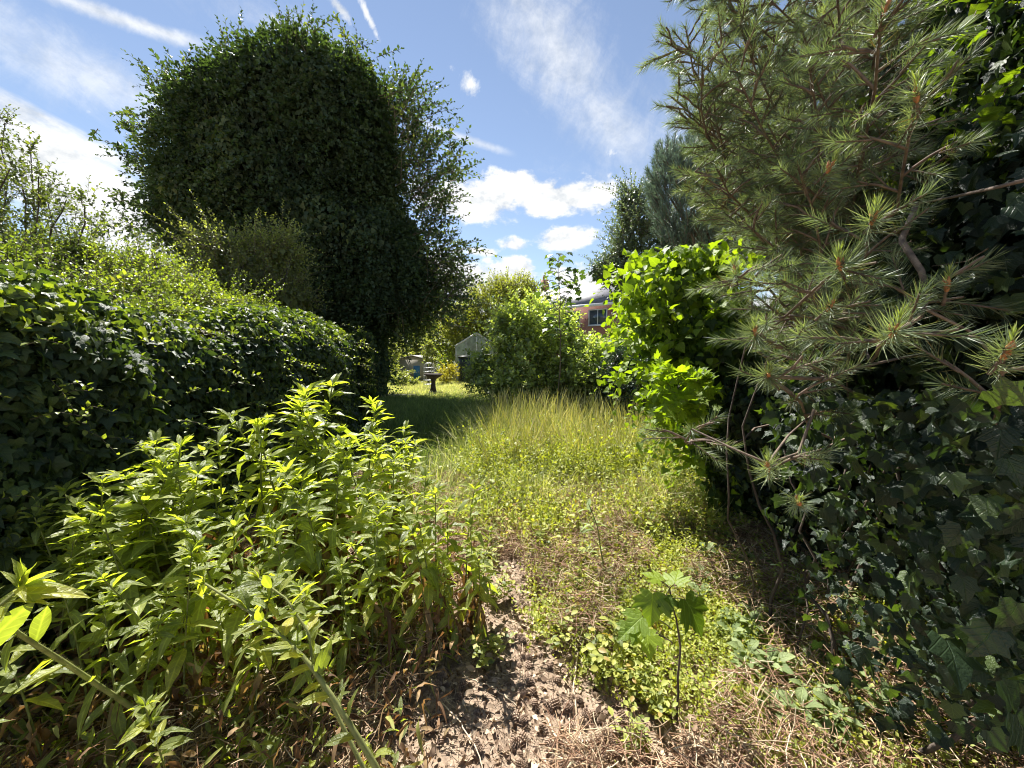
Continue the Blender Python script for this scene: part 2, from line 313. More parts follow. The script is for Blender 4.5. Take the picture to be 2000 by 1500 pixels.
M['weed'] = leafmat('alkanet_leaf', [(0, (.15, .18, .065)), (.5, (.24, .28, .09)), (.9, (.34, .37, .09)), (1, (.42, .38, .08))], .56, (1.8, 1.88, .3), .42, .5, .2, nscale=30, veins=8)
M['wither'] = leafmat('withered_leaf', [(0, (.10, .06, .035)), (.45, (.24, .14, .075)), (.75, (.34, .25, .13)), (1, (.27, .29, .08))], .3, (1.5, 1.2, .6), .7, .2, .3, nscale=20)
M['grass'] = leafmat('grass_blade', [(0, (.09, .13, .04)), (.4, (.21, .28, .08)), (.65, (.40, .44, .15)), (.85, (.62, .58, .30)), (1, (.74, .66, .44))], .35, (1.3, 1.4, .5), .5, .3, .25, nscale=2)
M['cover'] = leafmat('ground_cover_leaf', [(0, (.10, .13, .035)), (.5, (.31, .35, .08)), (.9, (.5, .5, .13)), (1, (.36, .2, .08))], .4, (1.4, 1.4, .3), .5, .35, .25, nscale=4)
M['sage'] = leafmat('sage_leaf', [(0, (.13, .18, .06)), (1, (.34, .40, .18))], .35, (1.4, 1.5, .4), .55, .3, .2, nscale=8, veins=7)
M['dry'] = leafmat('dry_stem', [(0, (.17, .095, .06)), (.4, (.34, .2, .125)), (.7, (.54, .40, .25)), (1, (.76, .66, .46))], .15, (1.2, 1.1, .8), .7, .2, .25, nscale=4)
M['litter'] = leafmat('litter', [(0, (.08, .05, .035)), (.5, (.3, .21, .14)), (1, (.66, .53, .38))], .1, (1.2, 1.1, .8), .8, .2, .3, nscale=5)
M['stem'] = leafmat('green_stem', [(0, (.09, .10, .04)), (.5, (.2, .22, .075)), (1, (.34, .35, .13))], .2, (1.3, 1.4, .5), .7, .15, .3, nscale=25)
M['twig'] = surfmat('twig_bark', (.10, .075, .055), (.2, .16, .12), 40, .85)
M['pine_bark'] = surfmat('pine_bark', (.08, .06, .048), (.23, .17, .125), 30, .85, .6)
M['bark'] = surfmat('tree_bark', (.045, .035, .028), (.13, .1, .08), 12, .9, .8, stretch=(1, 1, .25), bdist=.03)
M['bud'] = surfmat('pine_bud', (.32, .12, .05), (.55, .26, .1), 80, .6)
M['cone'] = surfmat('pine_cone', (.2, .135, .095), (.5, .37, .27), 60, .8, .4)
M['stone'] = surfmat('weathered_stone', (.03, .023, .02), (.085, .062, .05), 14, .9, .6, bdist=.02)

# ------------------------------------------------------------------ ground
def gh(x, y):
    x = np.asarray(x, float); y = np.asarray(y, float)
    near = np.exp(-((x / 4) ** 2 + ((y - 2) / 5) ** 2))
    return (.02 * np.sin(2.1 * x + .7) * np.cos(1.7 * y) + .013 * np.sin(5.3 * x + 2 * y) + .009 * np.sin(11 * x - 7 * y + 1) + .006 * np.sin(23 * x + 17 * y)) * near + .03 * np.sin(.35 * x) * np.sin(.3 * y + 1)
def ground():
    def axis(lo, hi, n):
        u = np.linspace(-1, 1, n); return np.sign(u) * (np.abs(u) ** 3.2) * 260 + u * 5
    ax = axis(0, 0, 380); ay = axis(0, 0, 380) + 2.5
    X, Y = np.meshgrid(ax, ay); Z = gh(X, Y)
    near = np.exp(-((X / 3) ** 2 + ((Y - 2) / 3) ** 2)); Z = Z + near * (rng.random(X.shape) - .5) * .007
    V = np.stack([X, Y, Z], -1).reshape(-1, 3); n = 380
    i = np.arange(n - 1)[:, None] * n + np.arange(n - 1)[None]; i = i.ravel()
    T = np.concatenate([np.stack([i, i + 1, i + n + 1], -1), np.stack([i, i + n + 1, i + n], -1)])
    g = Geo(); g.add(V, T)
    m, nt, N, L = newmat('soil')
    tcn = N('ShaderNodeTexCoord'); sp = N('ShaderNodeSeparateXYZ'); L(tcn.outputs['Object'], sp.inputs[0])
    n1 = N('ShaderNodeTexNoise'); L(tcn.outputs['Object'], n1.inputs['Vector']); n1.inputs['Scale'].default_value = 55; n1.inputs['Detail'].default_value = 8; n1.inputs['Roughness'].default_value = .75
    n2 = N('ShaderNodeTexNoise'); L(tcn.outputs['Object'], n2.inputs['Vector']); n2.inputs['Scale'].default_value = 2.2; n2.inputs['Detail'].default_value = 5
    r1 = N('ShaderNodeValToRGB'); L(n1.outputs['Fac'], r1.inputs[0]); r1.color_ramp.elements[0].position = .33; r1.color_ramp.elements[1].position = .72
    r1.color_ramp.elements[0].color = (.14, .10, .07, 1); r1.color_ramp.elements[1].color = (.48, .36, .26, 1)
    r2 = N('ShaderNodeValToRGB'); L(n1.outputs['Fac'], r2.inputs[0]); r2.color_ramp.elements[0].position = .35; r2.color_ramp.elements[1].position = .7
    r2.color_ramp.elements[0].color = (.03, .035, .012, 1); r2.color_ramp.elements[1].color = (.14, .15, .05, 1)
    mr = N('ShaderNodeMapRange'); L(sp.outputs[1], mr.inputs[0]); mr.inputs[1].default_value = 3.0; mr.inputs[2].default_value = 5.5
    ad = N('ShaderNodeMath', operation='ADD'); L(mr.outputs[0], ad.inputs[0]); sb = N('ShaderNodeMath', operation='MULTIPLY_ADD'); L(n2.outputs['Fac'], sb.inputs[0]); sb.inputs[1].default_value = 1.4; sb.inputs[2].default_value = -.8; L(sb.outputs[0], ad.inputs[1]); ad.use_clamp = True
    mx = N('ShaderNodeMix', data_type='RGBA'); L(ad.outputs[0], mx.inputs['Factor']); L(r1.outputs[0], mx.inputs['A']); L(r2.outputs[0], mx.inputs['B'])
    p = N('ShaderNodeBsdfPrincipled'); L(mx.outputs['Result'], p.inputs['Base Color']); p.inputs['Roughness'].default_value = .95; p.inputs['Specular IOR Level'].default_value = .15
    b = N('ShaderNodeBump'); L(n1.outputs['Fac'], b.inputs['Height']); b.inputs['Strength'].default_value = .3; b.inputs['Distance'].default_value = .015; L(b.outputs[0], p.inputs['Normal'])
    o = N('ShaderNodeOutputMaterial'); L(p.outputs[0], o.inputs[0])
    tag(g.build('ground', m, smooth=True), kind='structure')
ground()

# ------------------------------------------------------------------ foliage helpers
def vnoise(P, f, seed=0):
    r = np.random.default_rng(seed); o = np.zeros(len(P))
    for k in range(6):
        w = rdir_fixed(r) * f * (1 + k * .6); o += np.sin(P @ w + r.random() * 6.28) / (1 + k * .5)
    return o / 2.6
def rdir_fixed(r):
    v = r.normal(size=3); return v / np.linalg.norm(v)
def blob_surface(blobs, n, lump=.12, lf=2.0, depth=.25, seed=1, zmin=.02):
    """points and normals over the union of ellipsoids (c, r), a little inside each surface"""
    C = np.array([b[0] for b in blobs]); Rr = np.array([b[1] for b in blobs])
    area = (Rr[:, 0] * Rr[:, 1] + Rr[:, 1] * Rr[:, 2] + Rr[:, 0] * Rr[:, 2]); k = rng.choice(len(blobs), int(n * 1.6), p=area / area.sum())
    U = rdir(len(k)); S = 1 - depth * rng.random(len(k)) ** 1.6
    base = C[k] + U * Rr[k]
    S = S * (1 + lump * vnoise(base, lf, seed))
    P = C[k] + U * Rr[k] * S[:, None]
    Nn = nrm(U / Rr[k])
    keep = P[:, 2] > zmin
    for j in range(len(blobs)):
        q = np.linalg.norm((P - C[j]) / Rr[j], axis=1); keep &= ~((q < .72) & (k != j))
    P, Nn = P[keep], Nn[keep]
    if len(P) > n: P, Nn = P[:n], Nn[:n]
    return P, Nn
def jitter(D, a): return nrm(D + rng.normal(size=D.shape) * a)
UP = np.array([0, 0, 1.])
def ivy_leaves(g, P, Nn, size, tm=IVYF, jn=.35, jd=.45, tint=None, down=1.0, sv=.45):
    n = len(P); D = nrm(np.tile(-UP * down, (n, 1)) + .25 * Nn + rng.normal(size=(n, 3)) * jd)
    F = frames(D, jitter(Nn + .35 * UP, jn)); S = size * (1 - sv + 2.1 * sv * rng.random(n) ** 1.3)
    t = (rng.random(n) ** 1.3 if tint is None else tint)
    (pick_scatter(g, tm, P, F, S, t) if isinstance(tm, list) else g.scatter(tm, P, F, S, t))
def sprays(gl, gt, P, D, L=.35, k=9, tm=OVALF, size=.06, spread=.9, droop=.15, tint=None, tw=.003, sv=.25, ts=3, t0=.1, upn=.8):
    """twigs at P along D, each with k leaves along it"""
    n = len(P); L = L * (.65 + .7 * rng.random(n)); D = nrm(D)
    s = nrm(np.cross(D, rdir(n))); u = np.cross(D, s)
    tt = np.linspace(t0, 1, k)
    q = lambda t: P[:, None] + D[:, None] * (L[:, None] * t)[..., None] - UP * (droop * L[:, None] * t ** 2)[..., None]
    Q = q(np.broadcast_to(tt, (n, k)))
    ph = np.arange(k) * 2.4 + rng.random((n, 1)) * 6.28
    side = np.cos(ph)[..., None] * s[:, None] + np.sin(ph)[..., None] * u[:, None]
    ld = nrm(D[:, None] * (.5 + .8 * tt[None, :, None] ** 3) + side * spread + rng.normal(size=(n, k, 3)) * .2)
    nn = UP * upn + rng.normal(size=(n, k, 3)) * .45 + .3 * D[:, None]
    F = frames(ld.reshape(-1, 3), nn.reshape(-1, 3))
    S = size * (1 - sv + 2 * sv * rng.random(n * k)) * np.tile(1 - .35 * tt ** 2, n)
    t = np.repeat(rng.random(n) if tint is None else np.broadcast_to(tint, (n,)), k) * .7 + .3 * rng.random(n * k)
    gl.scatter(tm, Q.reshape(-1, 3), F, S, t)
    if gt is not None:
        A = q(np.broadcast_to(np.linspace(0, 1, 3), (n, 3)))
        tubes(gt, A, np.array([1, .7, .3]) * tw, ts)
def branch(p0, p1, n=8, sag=.1, wob=.05, seed=None):
    r = rng; t = np.linspace(0, 1, n)[:, None]; p0 = np.array(p0, float); p1 = np.array(p1, float); L = np.linalg.norm(p1 - p0)
    w = np.cumsum(r.normal(size=(n, 3)) * wob * L / n ** .5, 0) * (t * (1 - t) * 4 + .0)
    return p0 + (p1 - p0) * t + UP * sag * L * 4 * t * (1 - t) + w
def woody(g, p0, p1, r0, r1, n=8, sag=.1, wob=.05, sides=6):
    A = branch(p0, p1, n, sag, wob); tubes(g, A, np.linspace(r0, r1, n), sides); return A
def finish(name, label, cat, base, parts, group=None):
    root = empty(name, tuple(base)); tag(root, label, cat, group)
    for nm, g, mat, *sm in parts:
        if not g.V: continue
        o = g.build(nm, mat, root, bool(sm and sm[0])); o.matrix_parent_inverse = Matrix.Translation(-Vector([float(v) for v in base]))
    return root

# ------------------------------------------------------------------ the big ivy-covered tree
def big_tree():
    d = 13.0; k = d / FPX
    def B(px, py, rx, ry, ryd, dd=0): return (at(px, py, d + dd), np.array([rx * k, ryd, ry * k]))
    blobs = [B(560, 345, 202, 180, 2.3), B(589, 218, 150, 112, 1.9), B(446, 350, 98, 155, 1.8), B(665, 310, 98, 160, 1.9), B(617, 480, 202, 130, 2.1),
             B(741, 545, 98, 92, 1.6), B(646, 580, 103, 90, 1.6), B(712, 650, 52, 60, 1.1), B(720, 730, 34, 70, .7), B(500, 248, 89, 88, 1.6), B(788, 575, 54, 48, 1.1), B(448, 268, 51, 55, 1.1), B(682, 222, 56, 50, 1.1), B(385, 420, 47, 65, 1.1)]
    g = Geo(); tw = Geo()
    P, Nn = blob_surface(blobs, 110000, .15, .9, .3, 3); P += Nn * (vnoise(P, 1.7, 31) * .36 + vnoise(P, 4.5, 32) * .07)[:, None]
    tt = np.clip(.45 * rng.random(len(P)) + .3 * vnoise(P, 1.7, 31) + .22 + .25 * (Nn[:, 2] > .55), 0, 1)  # lumps paler as new growth; up-facing leaves lightened to paint the sunlit top
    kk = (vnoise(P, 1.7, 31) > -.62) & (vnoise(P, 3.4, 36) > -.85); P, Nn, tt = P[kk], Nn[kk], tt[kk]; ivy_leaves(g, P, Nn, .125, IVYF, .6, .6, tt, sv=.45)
    Q, Nq = blob_surface(blobs, 7500, .15, .9, .05, 3); sprays(g, None, Q, nrm(Nq * .9 - UP * .25 + rng.normal(size=Q.shape) * .45), .6, 11, IVYF, .12, .7, .5, np.clip(.5 + .3 * vnoise(Q, 1.2, 5), 0, 1))
    # inner leaves keep the crown opaque; their dark tint paints its inner shade
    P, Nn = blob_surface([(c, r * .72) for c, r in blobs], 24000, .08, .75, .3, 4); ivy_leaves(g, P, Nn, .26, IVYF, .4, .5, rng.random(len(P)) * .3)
    l2 = Geo()
    # projecting leafy shoots: top, right flank
    def edge(pxs, n, dirv, L, spr=.5, dd=3):
        q = np.array([at(*pxs[i], d + rng.uniform(-1.2, 2)) for i in rng.integers(0, len(pxs), n)]) + rng.normal(size=(n, 3)) * .35
        sprays(l2, tw, q, nrm(np.array(dirv) + rng.normal(size=(n, 3)) * spr), L * .9, 13, OVALF, .165, .8, .05, tw=.012)
    top = [(x, 100 + 0.0016 * (x - 560) ** 2) for x in range(380, 740, 12)]
    edge([(x, y + 35) for x, y in top], 150, (0, 0, 1), .8, .5); edge([(555, 120), (600, 110), (470, 140), (660, 140), (430, 150)], 18, (0, 0, 1), 1.3, .15)
    edge([(330, 210), (325, 180)], 8, (-.5, 0, 1), .9, .3); edge([(285, y) for y in range(230, 470, 20)], 70, (-1, 0, .2), .7, .5)
    right = [(775, 220), (790, 260), (800, 300), (805, 350), (815, 400), (820, 440), (830, 490), (840, 540), (845, 580), (760, 190)]
    edge(right, 330, (.8, 0, .55), 1.3, .4); edge([(850, 340), (860, 330), (840, 380), (865, 310)], 50, (.7, 0, .7), .9, .4)
    edge([(860, 500), (870, 540), (875, 580), (850, 610)], 130, (1, 0, .2), .9, .6)
    edge([(x, 585 + (x - 600) * .08) for x in range(600, 860, 20)], 160, (.4, -.4, -.1), .9, .6)
    for (a, b) in [((700, 430), (820, 250)), ((720, 480), (880, 330)), ((700, 350), (800, 190)), ((740, 560), (890, 520)), ((560, 200), (558, 40)), ((590, 200), (602, 50)), ((450, 220), (430, 85)), ((350, 300), (305, 150)), ((380, 480), (245, 440)), ((640, 200), (700, 90))]:
        A = woody(tw, at(*a, d), at(*b, d + .3), .05, .012, 10, .02, .03)
        m = 26; q = A[rng.integers(4, 10, m)] + rng.normal(size=(m, 3)) * .08
        sprays(l2, tw, q, nrm((A[-1] - A[0]) * .25 + rng.normal(size=(m, 3)) * .8), .6, 9, OVALF, .13, .8, .05, tw=.008)
    tr = Geo(); base = gp(728, 772); base[2] = 0
    base = np.array([at(728, 700, d)[0], d, 0.])
    woody(tr, base, at(700, 520, d), .38, .26, 8, 0, .02, 12); woody(tr, at(700, 540, d), at(560, 300, d), .24, .12, 8, 0, .05, 8); woody(tr, at(700, 540, d), at(700, 250, d), .2, .08, 8, 0, .05, 8)
    P, Nn = blob_surface([(base + np.array([0, 0, 1.1]), np.array([.5, .5, 1.4]))], 5000, .1, 3, .1); ivy_leaves(g, P, Nn, .11)
    finish('ivy_clad_tree', 'very large tree smothered in dark ivy, its broad crown towering above the hedge', 'tree', base,
           [('trunk', tr, M['bark'], True), ('ivy_crown', g, M['tree']), ('leafy_shoots', l2, M['tree']), ('branches', tw, M['twig'])])
big_tree()

# ------------------------------------------------------------------ the ivy hedge
def hedge():
    g = Geo(); n = 105000
    y = rng.uniform(-.8, 6.6, n) ; ph = rng.uniform(0, 1, n)
    xf = -2.25 - .1 * (y / 6); H = 1.93 - .22 * np.clip((3.2 - y) / 2, 0, 1) + .06 * np.sin(y * 1.3) + .04 * np.sin(y * 3.1 + 1); W = 1.5
    # profile: front face (0..H), quarter round, top, back
    per = ph * (H + W + .9)
    u = np.where(per < H - .45, 0, np.where(per < H + .25, (per - (H - .45)) / .7, 1)); 
    ang = u * math.pi / 2; rad = .45
    px = np.where(per < H - .45, 0, np.where(per < H + .25, rad * (1 - np.cos(ang)), rad + (per - H - .25)))
    pz = np.where(per < H - .45, per, np.where(per < H + .25, H - rad + rad * np.sin(ang), H))
    back = px > W; pz = np.where(back, H - (px - W) * 2.0, pz); px = np.minimum(px, W)
    N0 = np.stack([np.cos(ang), np.zeros(n), np.sin(ang)], -1); N0[back] = (-1, 0, .2)
    endf = np.clip((y - 5.9) / .7, 0, 1); N0[:, 1] += endf * 1.3; N0 = nrm(N0)
    P = np.stack([xf - px - endf ** 2 * .45, y, pz - endf ** 2 * .25 * (pz / 2)], -1)
    lump = vnoise(P, 2.2, 5) * .17 + vnoise(P, 5.0, 6) * .05
    P = P + N0 * (lump - .18 * rng.random(n) ** 1.5)[:, None]
    P[:, 2] = np.maximum(P[:, 2], .03)
    tt = np.clip(.55 * rng.random(n) + .2 * vnoise(P, 3, 9) + .25 + .3 * (N0[:, 2] > .5), 0, 1)  # lighter tint on up-facing leaves paints the sunlit hedge top
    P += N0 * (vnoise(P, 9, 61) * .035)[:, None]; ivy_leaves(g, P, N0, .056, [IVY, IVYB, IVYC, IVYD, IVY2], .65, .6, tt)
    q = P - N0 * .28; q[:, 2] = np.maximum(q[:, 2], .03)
    m = rng.random(n) < .3; ivy_leaves(g, q[m], N0[m], .12, IVYF, .5, .6, rng.random(m.sum()) * .25)  # inner leaves tinted dark to paint the shade inside the hedge
    # side end cap
    n2 = 5000; a = np.stack([-2.35 - 1.5 * rng.random(n2), np.full(n2, 6.55) - .15 * rng.random(n2), 1.85 * rng.random(n2)], -1)
    ivy_leaves(g, a, np.tile([0, 1., 0.2], (n2, 1)), .09, IVY2)
    st = Geo()
    for i in range(46):
        y0 = rng.uniform(.3, 6); x0 = -3.0; woody(st, (x0, y0, 0), (x0 - .2 + rng.normal() * .2, y0 + rng.normal() * .3, 1.5), rng.uniform(.012, .03), .008, 8, 0, .12, 5)
    sp = Geo(); tw = Geo()
    # young sprigs growing out of the face
    m = 220; yy = rng.uniform(1.0, 6.2, m); zz = rng.uniform(.3, 1.9, m)
    q = np.stack([np.full(m, -2.3), yy, zz], -1); sprays(sp, tw, q, nrm(np.array([.9, -.1, .35]) + rng.normal(size=(m, 3)) * .35), .2, 8, OVALM, .035, .8, .5, rng.uniform(.2, 1, m), .0015)
    finish('ivy_hedge', 'long dark ivy hedge with a rounded top, running beside the tall green plants', 'hedge', (-2.9, 3, 0),
           [('ivy_leaves', g, M['hedge']), ('stems', st, M['twig']), ('young_sprigs', sp, M['bramble']), ('twigs', tw, M['twig'])])
hedge()

# ------------------------------------------------------------------ generic shrubs
def shrub(name, label, cat, blobs, mat, nspray, L, k, size, tm=OVALF, base=None, nstem=8, rstem=.03, outw=.8, up=.5, depth=.35, lump=.15, lf=1.5, spread=.9, droop=.15, tw=.004, group=None, seed=1, filler=0, fsize=.1, trunk=None, tint=None, whips=160):
    P, Nn = blob_surface(blobs, nspray, lump, lf, depth, seed)
    gl, gt, gs = Geo(), Geo(), Geo()
    kp = vnoise(P, lf * 2.6, seed + 9) > -.32 - .3 * rng.random(len(P)); P, Nn = P[kp], Nn[kp]
    P = P + Nn * (.35 * L * vnoise(P, lf * 3.5, seed + 19))[:, None]
    P = P - Nn * L * .5; P[:, 2] = np.maximum(P[:, 2], .05)
    tn = np.clip(.5 + .3 * vnoise(P, 1.5, seed + 3) + .25 * rng.normal(size=len(P)), 0, 1) if tint is None else tint(P, Nn)
    sprays(gl, gt, P, nrm(Nn * outw + UP * up + rng.normal(size=P.shape) * .4), L, k, tm, size, spread, droop, tn, tw)
    if whips:                                   # long shoots that stand out of the outline
        m = np.where(Nn[:, 2] > .1)[0]; m = rng.choice(m, min(whips, len(m)), replace=False)
        sprays(gl, gt, P[m], nrm(Nn[m] * .7 + UP * .8 + rng.normal(size=(len(m), 3)) * .35), L * 2.3, int(k * 1.8), tm, size * .9, spread, .35, tn[m], tw * 1.1)
    if filler:
        Q, Nq = blob_surface([(c, r * .72) for c, r in blobs], filler, .1, lf, .4, seed + 1); ivy_leaves(gl, Q, Nq, fsize, tm if tm is not OVAL else OVALM, .5, .7, rng.random(len(Q)) * .3)  # filler leaves tinted dark, shade painted into the shrub's interior
    C = np.array([b[0] for b in blobs]); base = np.array(base if base is not None else [C[0][0], C[0][1], 0.], float)
    for i in range(nstem):
        c, r = blobs[i % len(blobs)]; tgt = c + rdir(1)[0] * r * .75; tgt[2] = max(tgt[2], .3)
        b0 = base + np.array([rng.normal() * .12, rng.normal() * .12, 0]) * (0 if trunk else 1)
        if trunk: b0 = np.array([base[0], base[1], trunk[1]])
        woody(gs, b0, tgt, rstem, rstem * .25, 9, .06, .08, 6)
    if trunk: woody(gs, base, (base[0], base[1], trunk[1] + .1), trunk[0], rstem * 1.1, 6, 0, .03, 9)
    return finish(name, label, cat, base, [('trunk' if trunk else 'stems', gs, M['bark'], True), ('foliage' if not trunk else 'crown', gl, mat), ('twigs', gt, M['twig'])], group)
def PB(px, py, rx, ry, d, ryd): k = d / FPX; return (at(px, py, d), np.array([rx * k, ryd, ry * k]))

shrub('bramble_bank', 'sunlit yellow-green bramble bank heaped over the top of the ivy hedge', 'bramble',
      [PB(60, 600, 180, 60, 3.5, .6), PB(210, 590, 170, 62, 4.2, .6), PB(350, 602, 120, 60, 4.9, .6), PB(90, 545, 130, 60, 4.6, .5), PB(-150, 580, 200, 90, 3.3, .6), PB(250, 555, 110, 42, 5, .5), PB(230, 630, 150, 45, 3.6, .4), PB(60, 610, 120, 45, 2.9, .35), PB(440, 610, 90, 40, 5.4, .5), PB(160, 510, 50, 30, 4.4, .3), PB(300, 530, 45, 30, 5, .3), PB(20, 520, 50, 35, 3.8, .3)], M['bramble'], 9500, .3, 9, .045, OVALM, nstem=34, rstem=.012, up=.7, lump=.42, lf=3.2, depth=.6, filler=6000, fsize=.09, seed=5, base=(-4.2, 4.4, 0), droop=.35, whips=520)
def left_tree():
    d = 4.6; gl, gt, gs = Geo(), Geo(), Geo(); base = np.array([at(20, 600, d)[0], d, 0.])
    tips = [(-20, 235), (10, 240), (60, 300), (75, 345), (130, 390), (165, 400), (195, 440), (150, 450), (100, 420), (45, 370), (20, 330), (-40, 330), (-100, 260), (120, 500), (60, 480), (0, 430), (-60, 420), (160, 520), (30, 520), (-120, 480), (90, 380), (190, 490), (260, 490), (215, 520), (-30, 290), (-15, 375)]
    for (px, py) in tips:
        dd = d + rng.uniform(-.6, .7); A = woody(gs, base + np.array([rng.normal() * .1, 0, .9]), at(px, py, dd), .022, .005, 10, .05, .05, 5)
        m = 80; ii = rng.integers(3, 10, m); q = A[ii] + rng.normal(size=(m, 3)) * .03
        sprays(gl, gt, q, nrm((A[-1] - A[3]) * .5 + UP * .3 + rng.normal(size=(m, 3)) * .6), .24, 8, OVALM, .046, .8, .2, tw=.0022)
    woody(gs, base, base + np.array([0, 0, 1.0]), .06, .045, 5, 0, .02, 8)
    finish('young_fruit_tree', 'loose airy small tree with see-through branches against the bright cloud', 'tree', base, [('trunk', gs, M['bark'], True), ('crown', gl, M['shrub_dk']), ('twigs', gt, M['twig'])])
left_tree()
shrub('hawthorn_shrub', 'bushy shrub with pale new shoots standing before the dark ivy tree', 'shrub',
      [PB(480, 545, 105, 75, 7.6, 1.0), PB(450, 500, 80, 45, 7.6, .7), PB(545, 500, 45, 50, 7.8, .7), PB(420, 590, 100, 60, 7.0, .9), PB(560, 590, 60, 50, 7.6, .8)], M['shrub_lt'], 1500, .42, 9, .065, OVALM, nstem=8, rstem=.03, up=.9, seed=8, filler=3000, fsize=.13, depth=.5,
      tint=lambda P, Nn: np.clip((P[:, 2] - 2.9) * .8 + rng.normal(size=len(P)) * .15, 0, 1) * .9, base=(-5.3, 7.6, 0))
shrub('laurel_bush', 'glossy mid-green bush beneath the ivy tree, behind the hutch', 'bush',
      [PB(790, 675, 75, 52, 26, 1.5), PB(850, 660, 70, 60, 26, 1.5), PB(745, 700, 50, 60, 22, 1.5), PB(690, 690, 70, 70, 21, 1.5), PB(765, 735, 22, 18, 19, .5)], M['shrub_lt'], 1900, .55, 9, .17, nstem=8, seed=21, filler=3000, fsize=.2, up=.7)
shrub('willow_tree', 'rounded yellow-green tree beyond the greenhouse, under the white cloud', 'tree',
      [PB(980, 612, 95, 66, 24, 2.6), PB(915, 640, 65, 50, 23, 2), PB(1040, 640, 60, 60, 24, 2), PB(1000, 570, 50, 28, 24, 1.6)], M['far_tree'], 2300, .8, 10, .15, nstem=10, rstem=.07, trunk=(.16, 1.2), seed=23, filler=3500, fsize=.25, up=.8, tw=.012, lump=.25, lf=.9, base=(-.6, 24, 0), whips=25)
shrub('background_shrubbery', 'tangle of dull green shrubs behind the hutch', 'bush',
      [PB(860, 640, 50, 50, 27, 1.5), PB(872, 715, 22, 22, 22, .7), PB(780, 650, 80, 60, 28, 1.5)], M['bramble'], 900, .6, 9, .16, nstem=6, seed=25, filler=1500, fsize=.22)
shrub('elder_thicket', 'tangled pale green thicket of slender stems in the middle of the garden', 'shrub',
      [PB(1050, 690, 100, 92, 8.8, 1.0), PB(1010, 700, 62, 85, 8.6, .9), PB(1130, 722, 95, 75, 8.6, 1.0), PB(1060, 640, 80, 50, 9.0, .8), PB(1180, 712, 60, 50, 8.6, .8), PB(985, 650, 35, 45, 8.6, .5), PB(1225, 690, 60, 48, 8.4, .6), PB(1290, 675, 70, 38, 8.2, .6), PB(950, 725, 40, 50, 8.6, .5), PB(1180, 745, 90, 60, 7.8, .5), PB(1010, 760, 80, 45, 8.0, .5)], M['thicket'], 3800, .36, 8, .105, OVALM, nstem=40, rstem=.014, up=.9, seed=31, filler=3000, fsize=.11, depth=.75, lump=.35, lf=2.2, base=(.8, 8.8, 0), droop=.3)
shrub('elder_thicket', 'lower bramble skirt with yellowed leaves below the thicket', 'bramble',
      [PB(950, 745, 55, 42, 10.5, .6), PB(1060, 775, 110, 45, 8.0, .5), PB(1180, 775, 80, 55, 7.8, .6)], M['bramble'], 900, .26, 8, .055, OVALM, nstem=16, rstem=.007, up=.9, seed=33, filler=1400, fsize=.07, depth=.6)
shrub('privet_shrub', 'dark glossy low shrub, glinting leaves, between the thicket and the lime ivy', 'shrub',
      [PB(1275, 745, 85, 68, 6.6, .8), PB(1390, 800, 60, 60, 5.6, .5), PB(1210, 740, 50, 60, 7.2, .6), PB(1340, 760, 70, 70, 6.2, .8), PB(1270, 700, 90, 30, 6.8, .7)], M['dark_shrub'], 2400, .24, 10, .045, OVALM, nstem=14, rstem=.012, seed=35, filler=5000, fsize=.07, up=.6)
shrub('holly_tree', 'grey-green holly tree rising beside the bluish pine', 'tree',
      [PB(1250, 480, 65, 90, 11.5, 1.2), PB(1215, 520, 45, 60, 11.5, .9), PB(1235, 410, 35, 50, 11.5, .7), PB(1180, 530, 35, 28, 11.5, .5), PB(1265, 610, 60, 60, 11, 1.2), PB(1320, 520, 90, 110, 11.5, 1.5)], M['grey_green'], 2600, .5, 10, .085, OVALM, nstem=12, rstem=.05, trunk=(.14, 1.3), seed=37, filler=4500, fsize=.13, up=.8, depth=.5, lump=.22, lf=1.3, tw=.006, base=(4.0, 11.5, 0))
def sapling():
    d = 7.6; gl, gs = Geo(), Geo(); base = np.array([at(1088, 700, d)[0], d, 0.]); top = at(1090, 512, d)
    A = woody(gs, base, top, .02, .006, 14, 0, .02, 6)
    for i, f in enumerate(np.linspace(.55, 1.0, 15)):
        c = base + (top - base) * f
        for j in range(6):
            a = j * 1.257 + i * .7 + rng.normal() * .3; dv = np.array([math.cos(a), math.sin(a), .35 + .4 * (f > .95)]); L = .22 * (1.15 - f * .3) * rng.uniform(.7, 1.2)
            e = c + dv * L; tubes(gs, np.stack([c, (c + e) / 2 + UP * .01, e]), np.array([.004, .003, .002]), 4)
            F = frames(np.array([nrm(dv * [1, 1, -.5] - UP * .25)]), np.array([UP + rng.normal(size=3) * .25])); gl.scatter(SYC, e[None], F, np.array([.12 * rng.uniform(.8, 1.2)]), np.array([rng.random()]))
    for e, n in ((at(1130, 545, d), 10), (at(1060, 560, d), 7), (at(1118, 575, d), 8)):
        tubes(gs, branch(base + (top - base) * .72, e, 6, .05), np.linspace(.008, .003, 6), 4)
        q = e + rng.normal(size=(n, 3)) * .09; F = frames(nrm(rng.normal(size=(n, 3)) * .6 - UP * .3), UP + rng.normal(size=(n, 3)) * .4); gl.scatter(SYC, q, F, .12, rng.random(n))
    finish('sycamore_sapling', 'tall thin sycamore sapling poking above the thicket against the sky', 'sapling', base, [('trunk', gs, M['twig']), ('foliage', gl, M['sapling'])])
sapling()

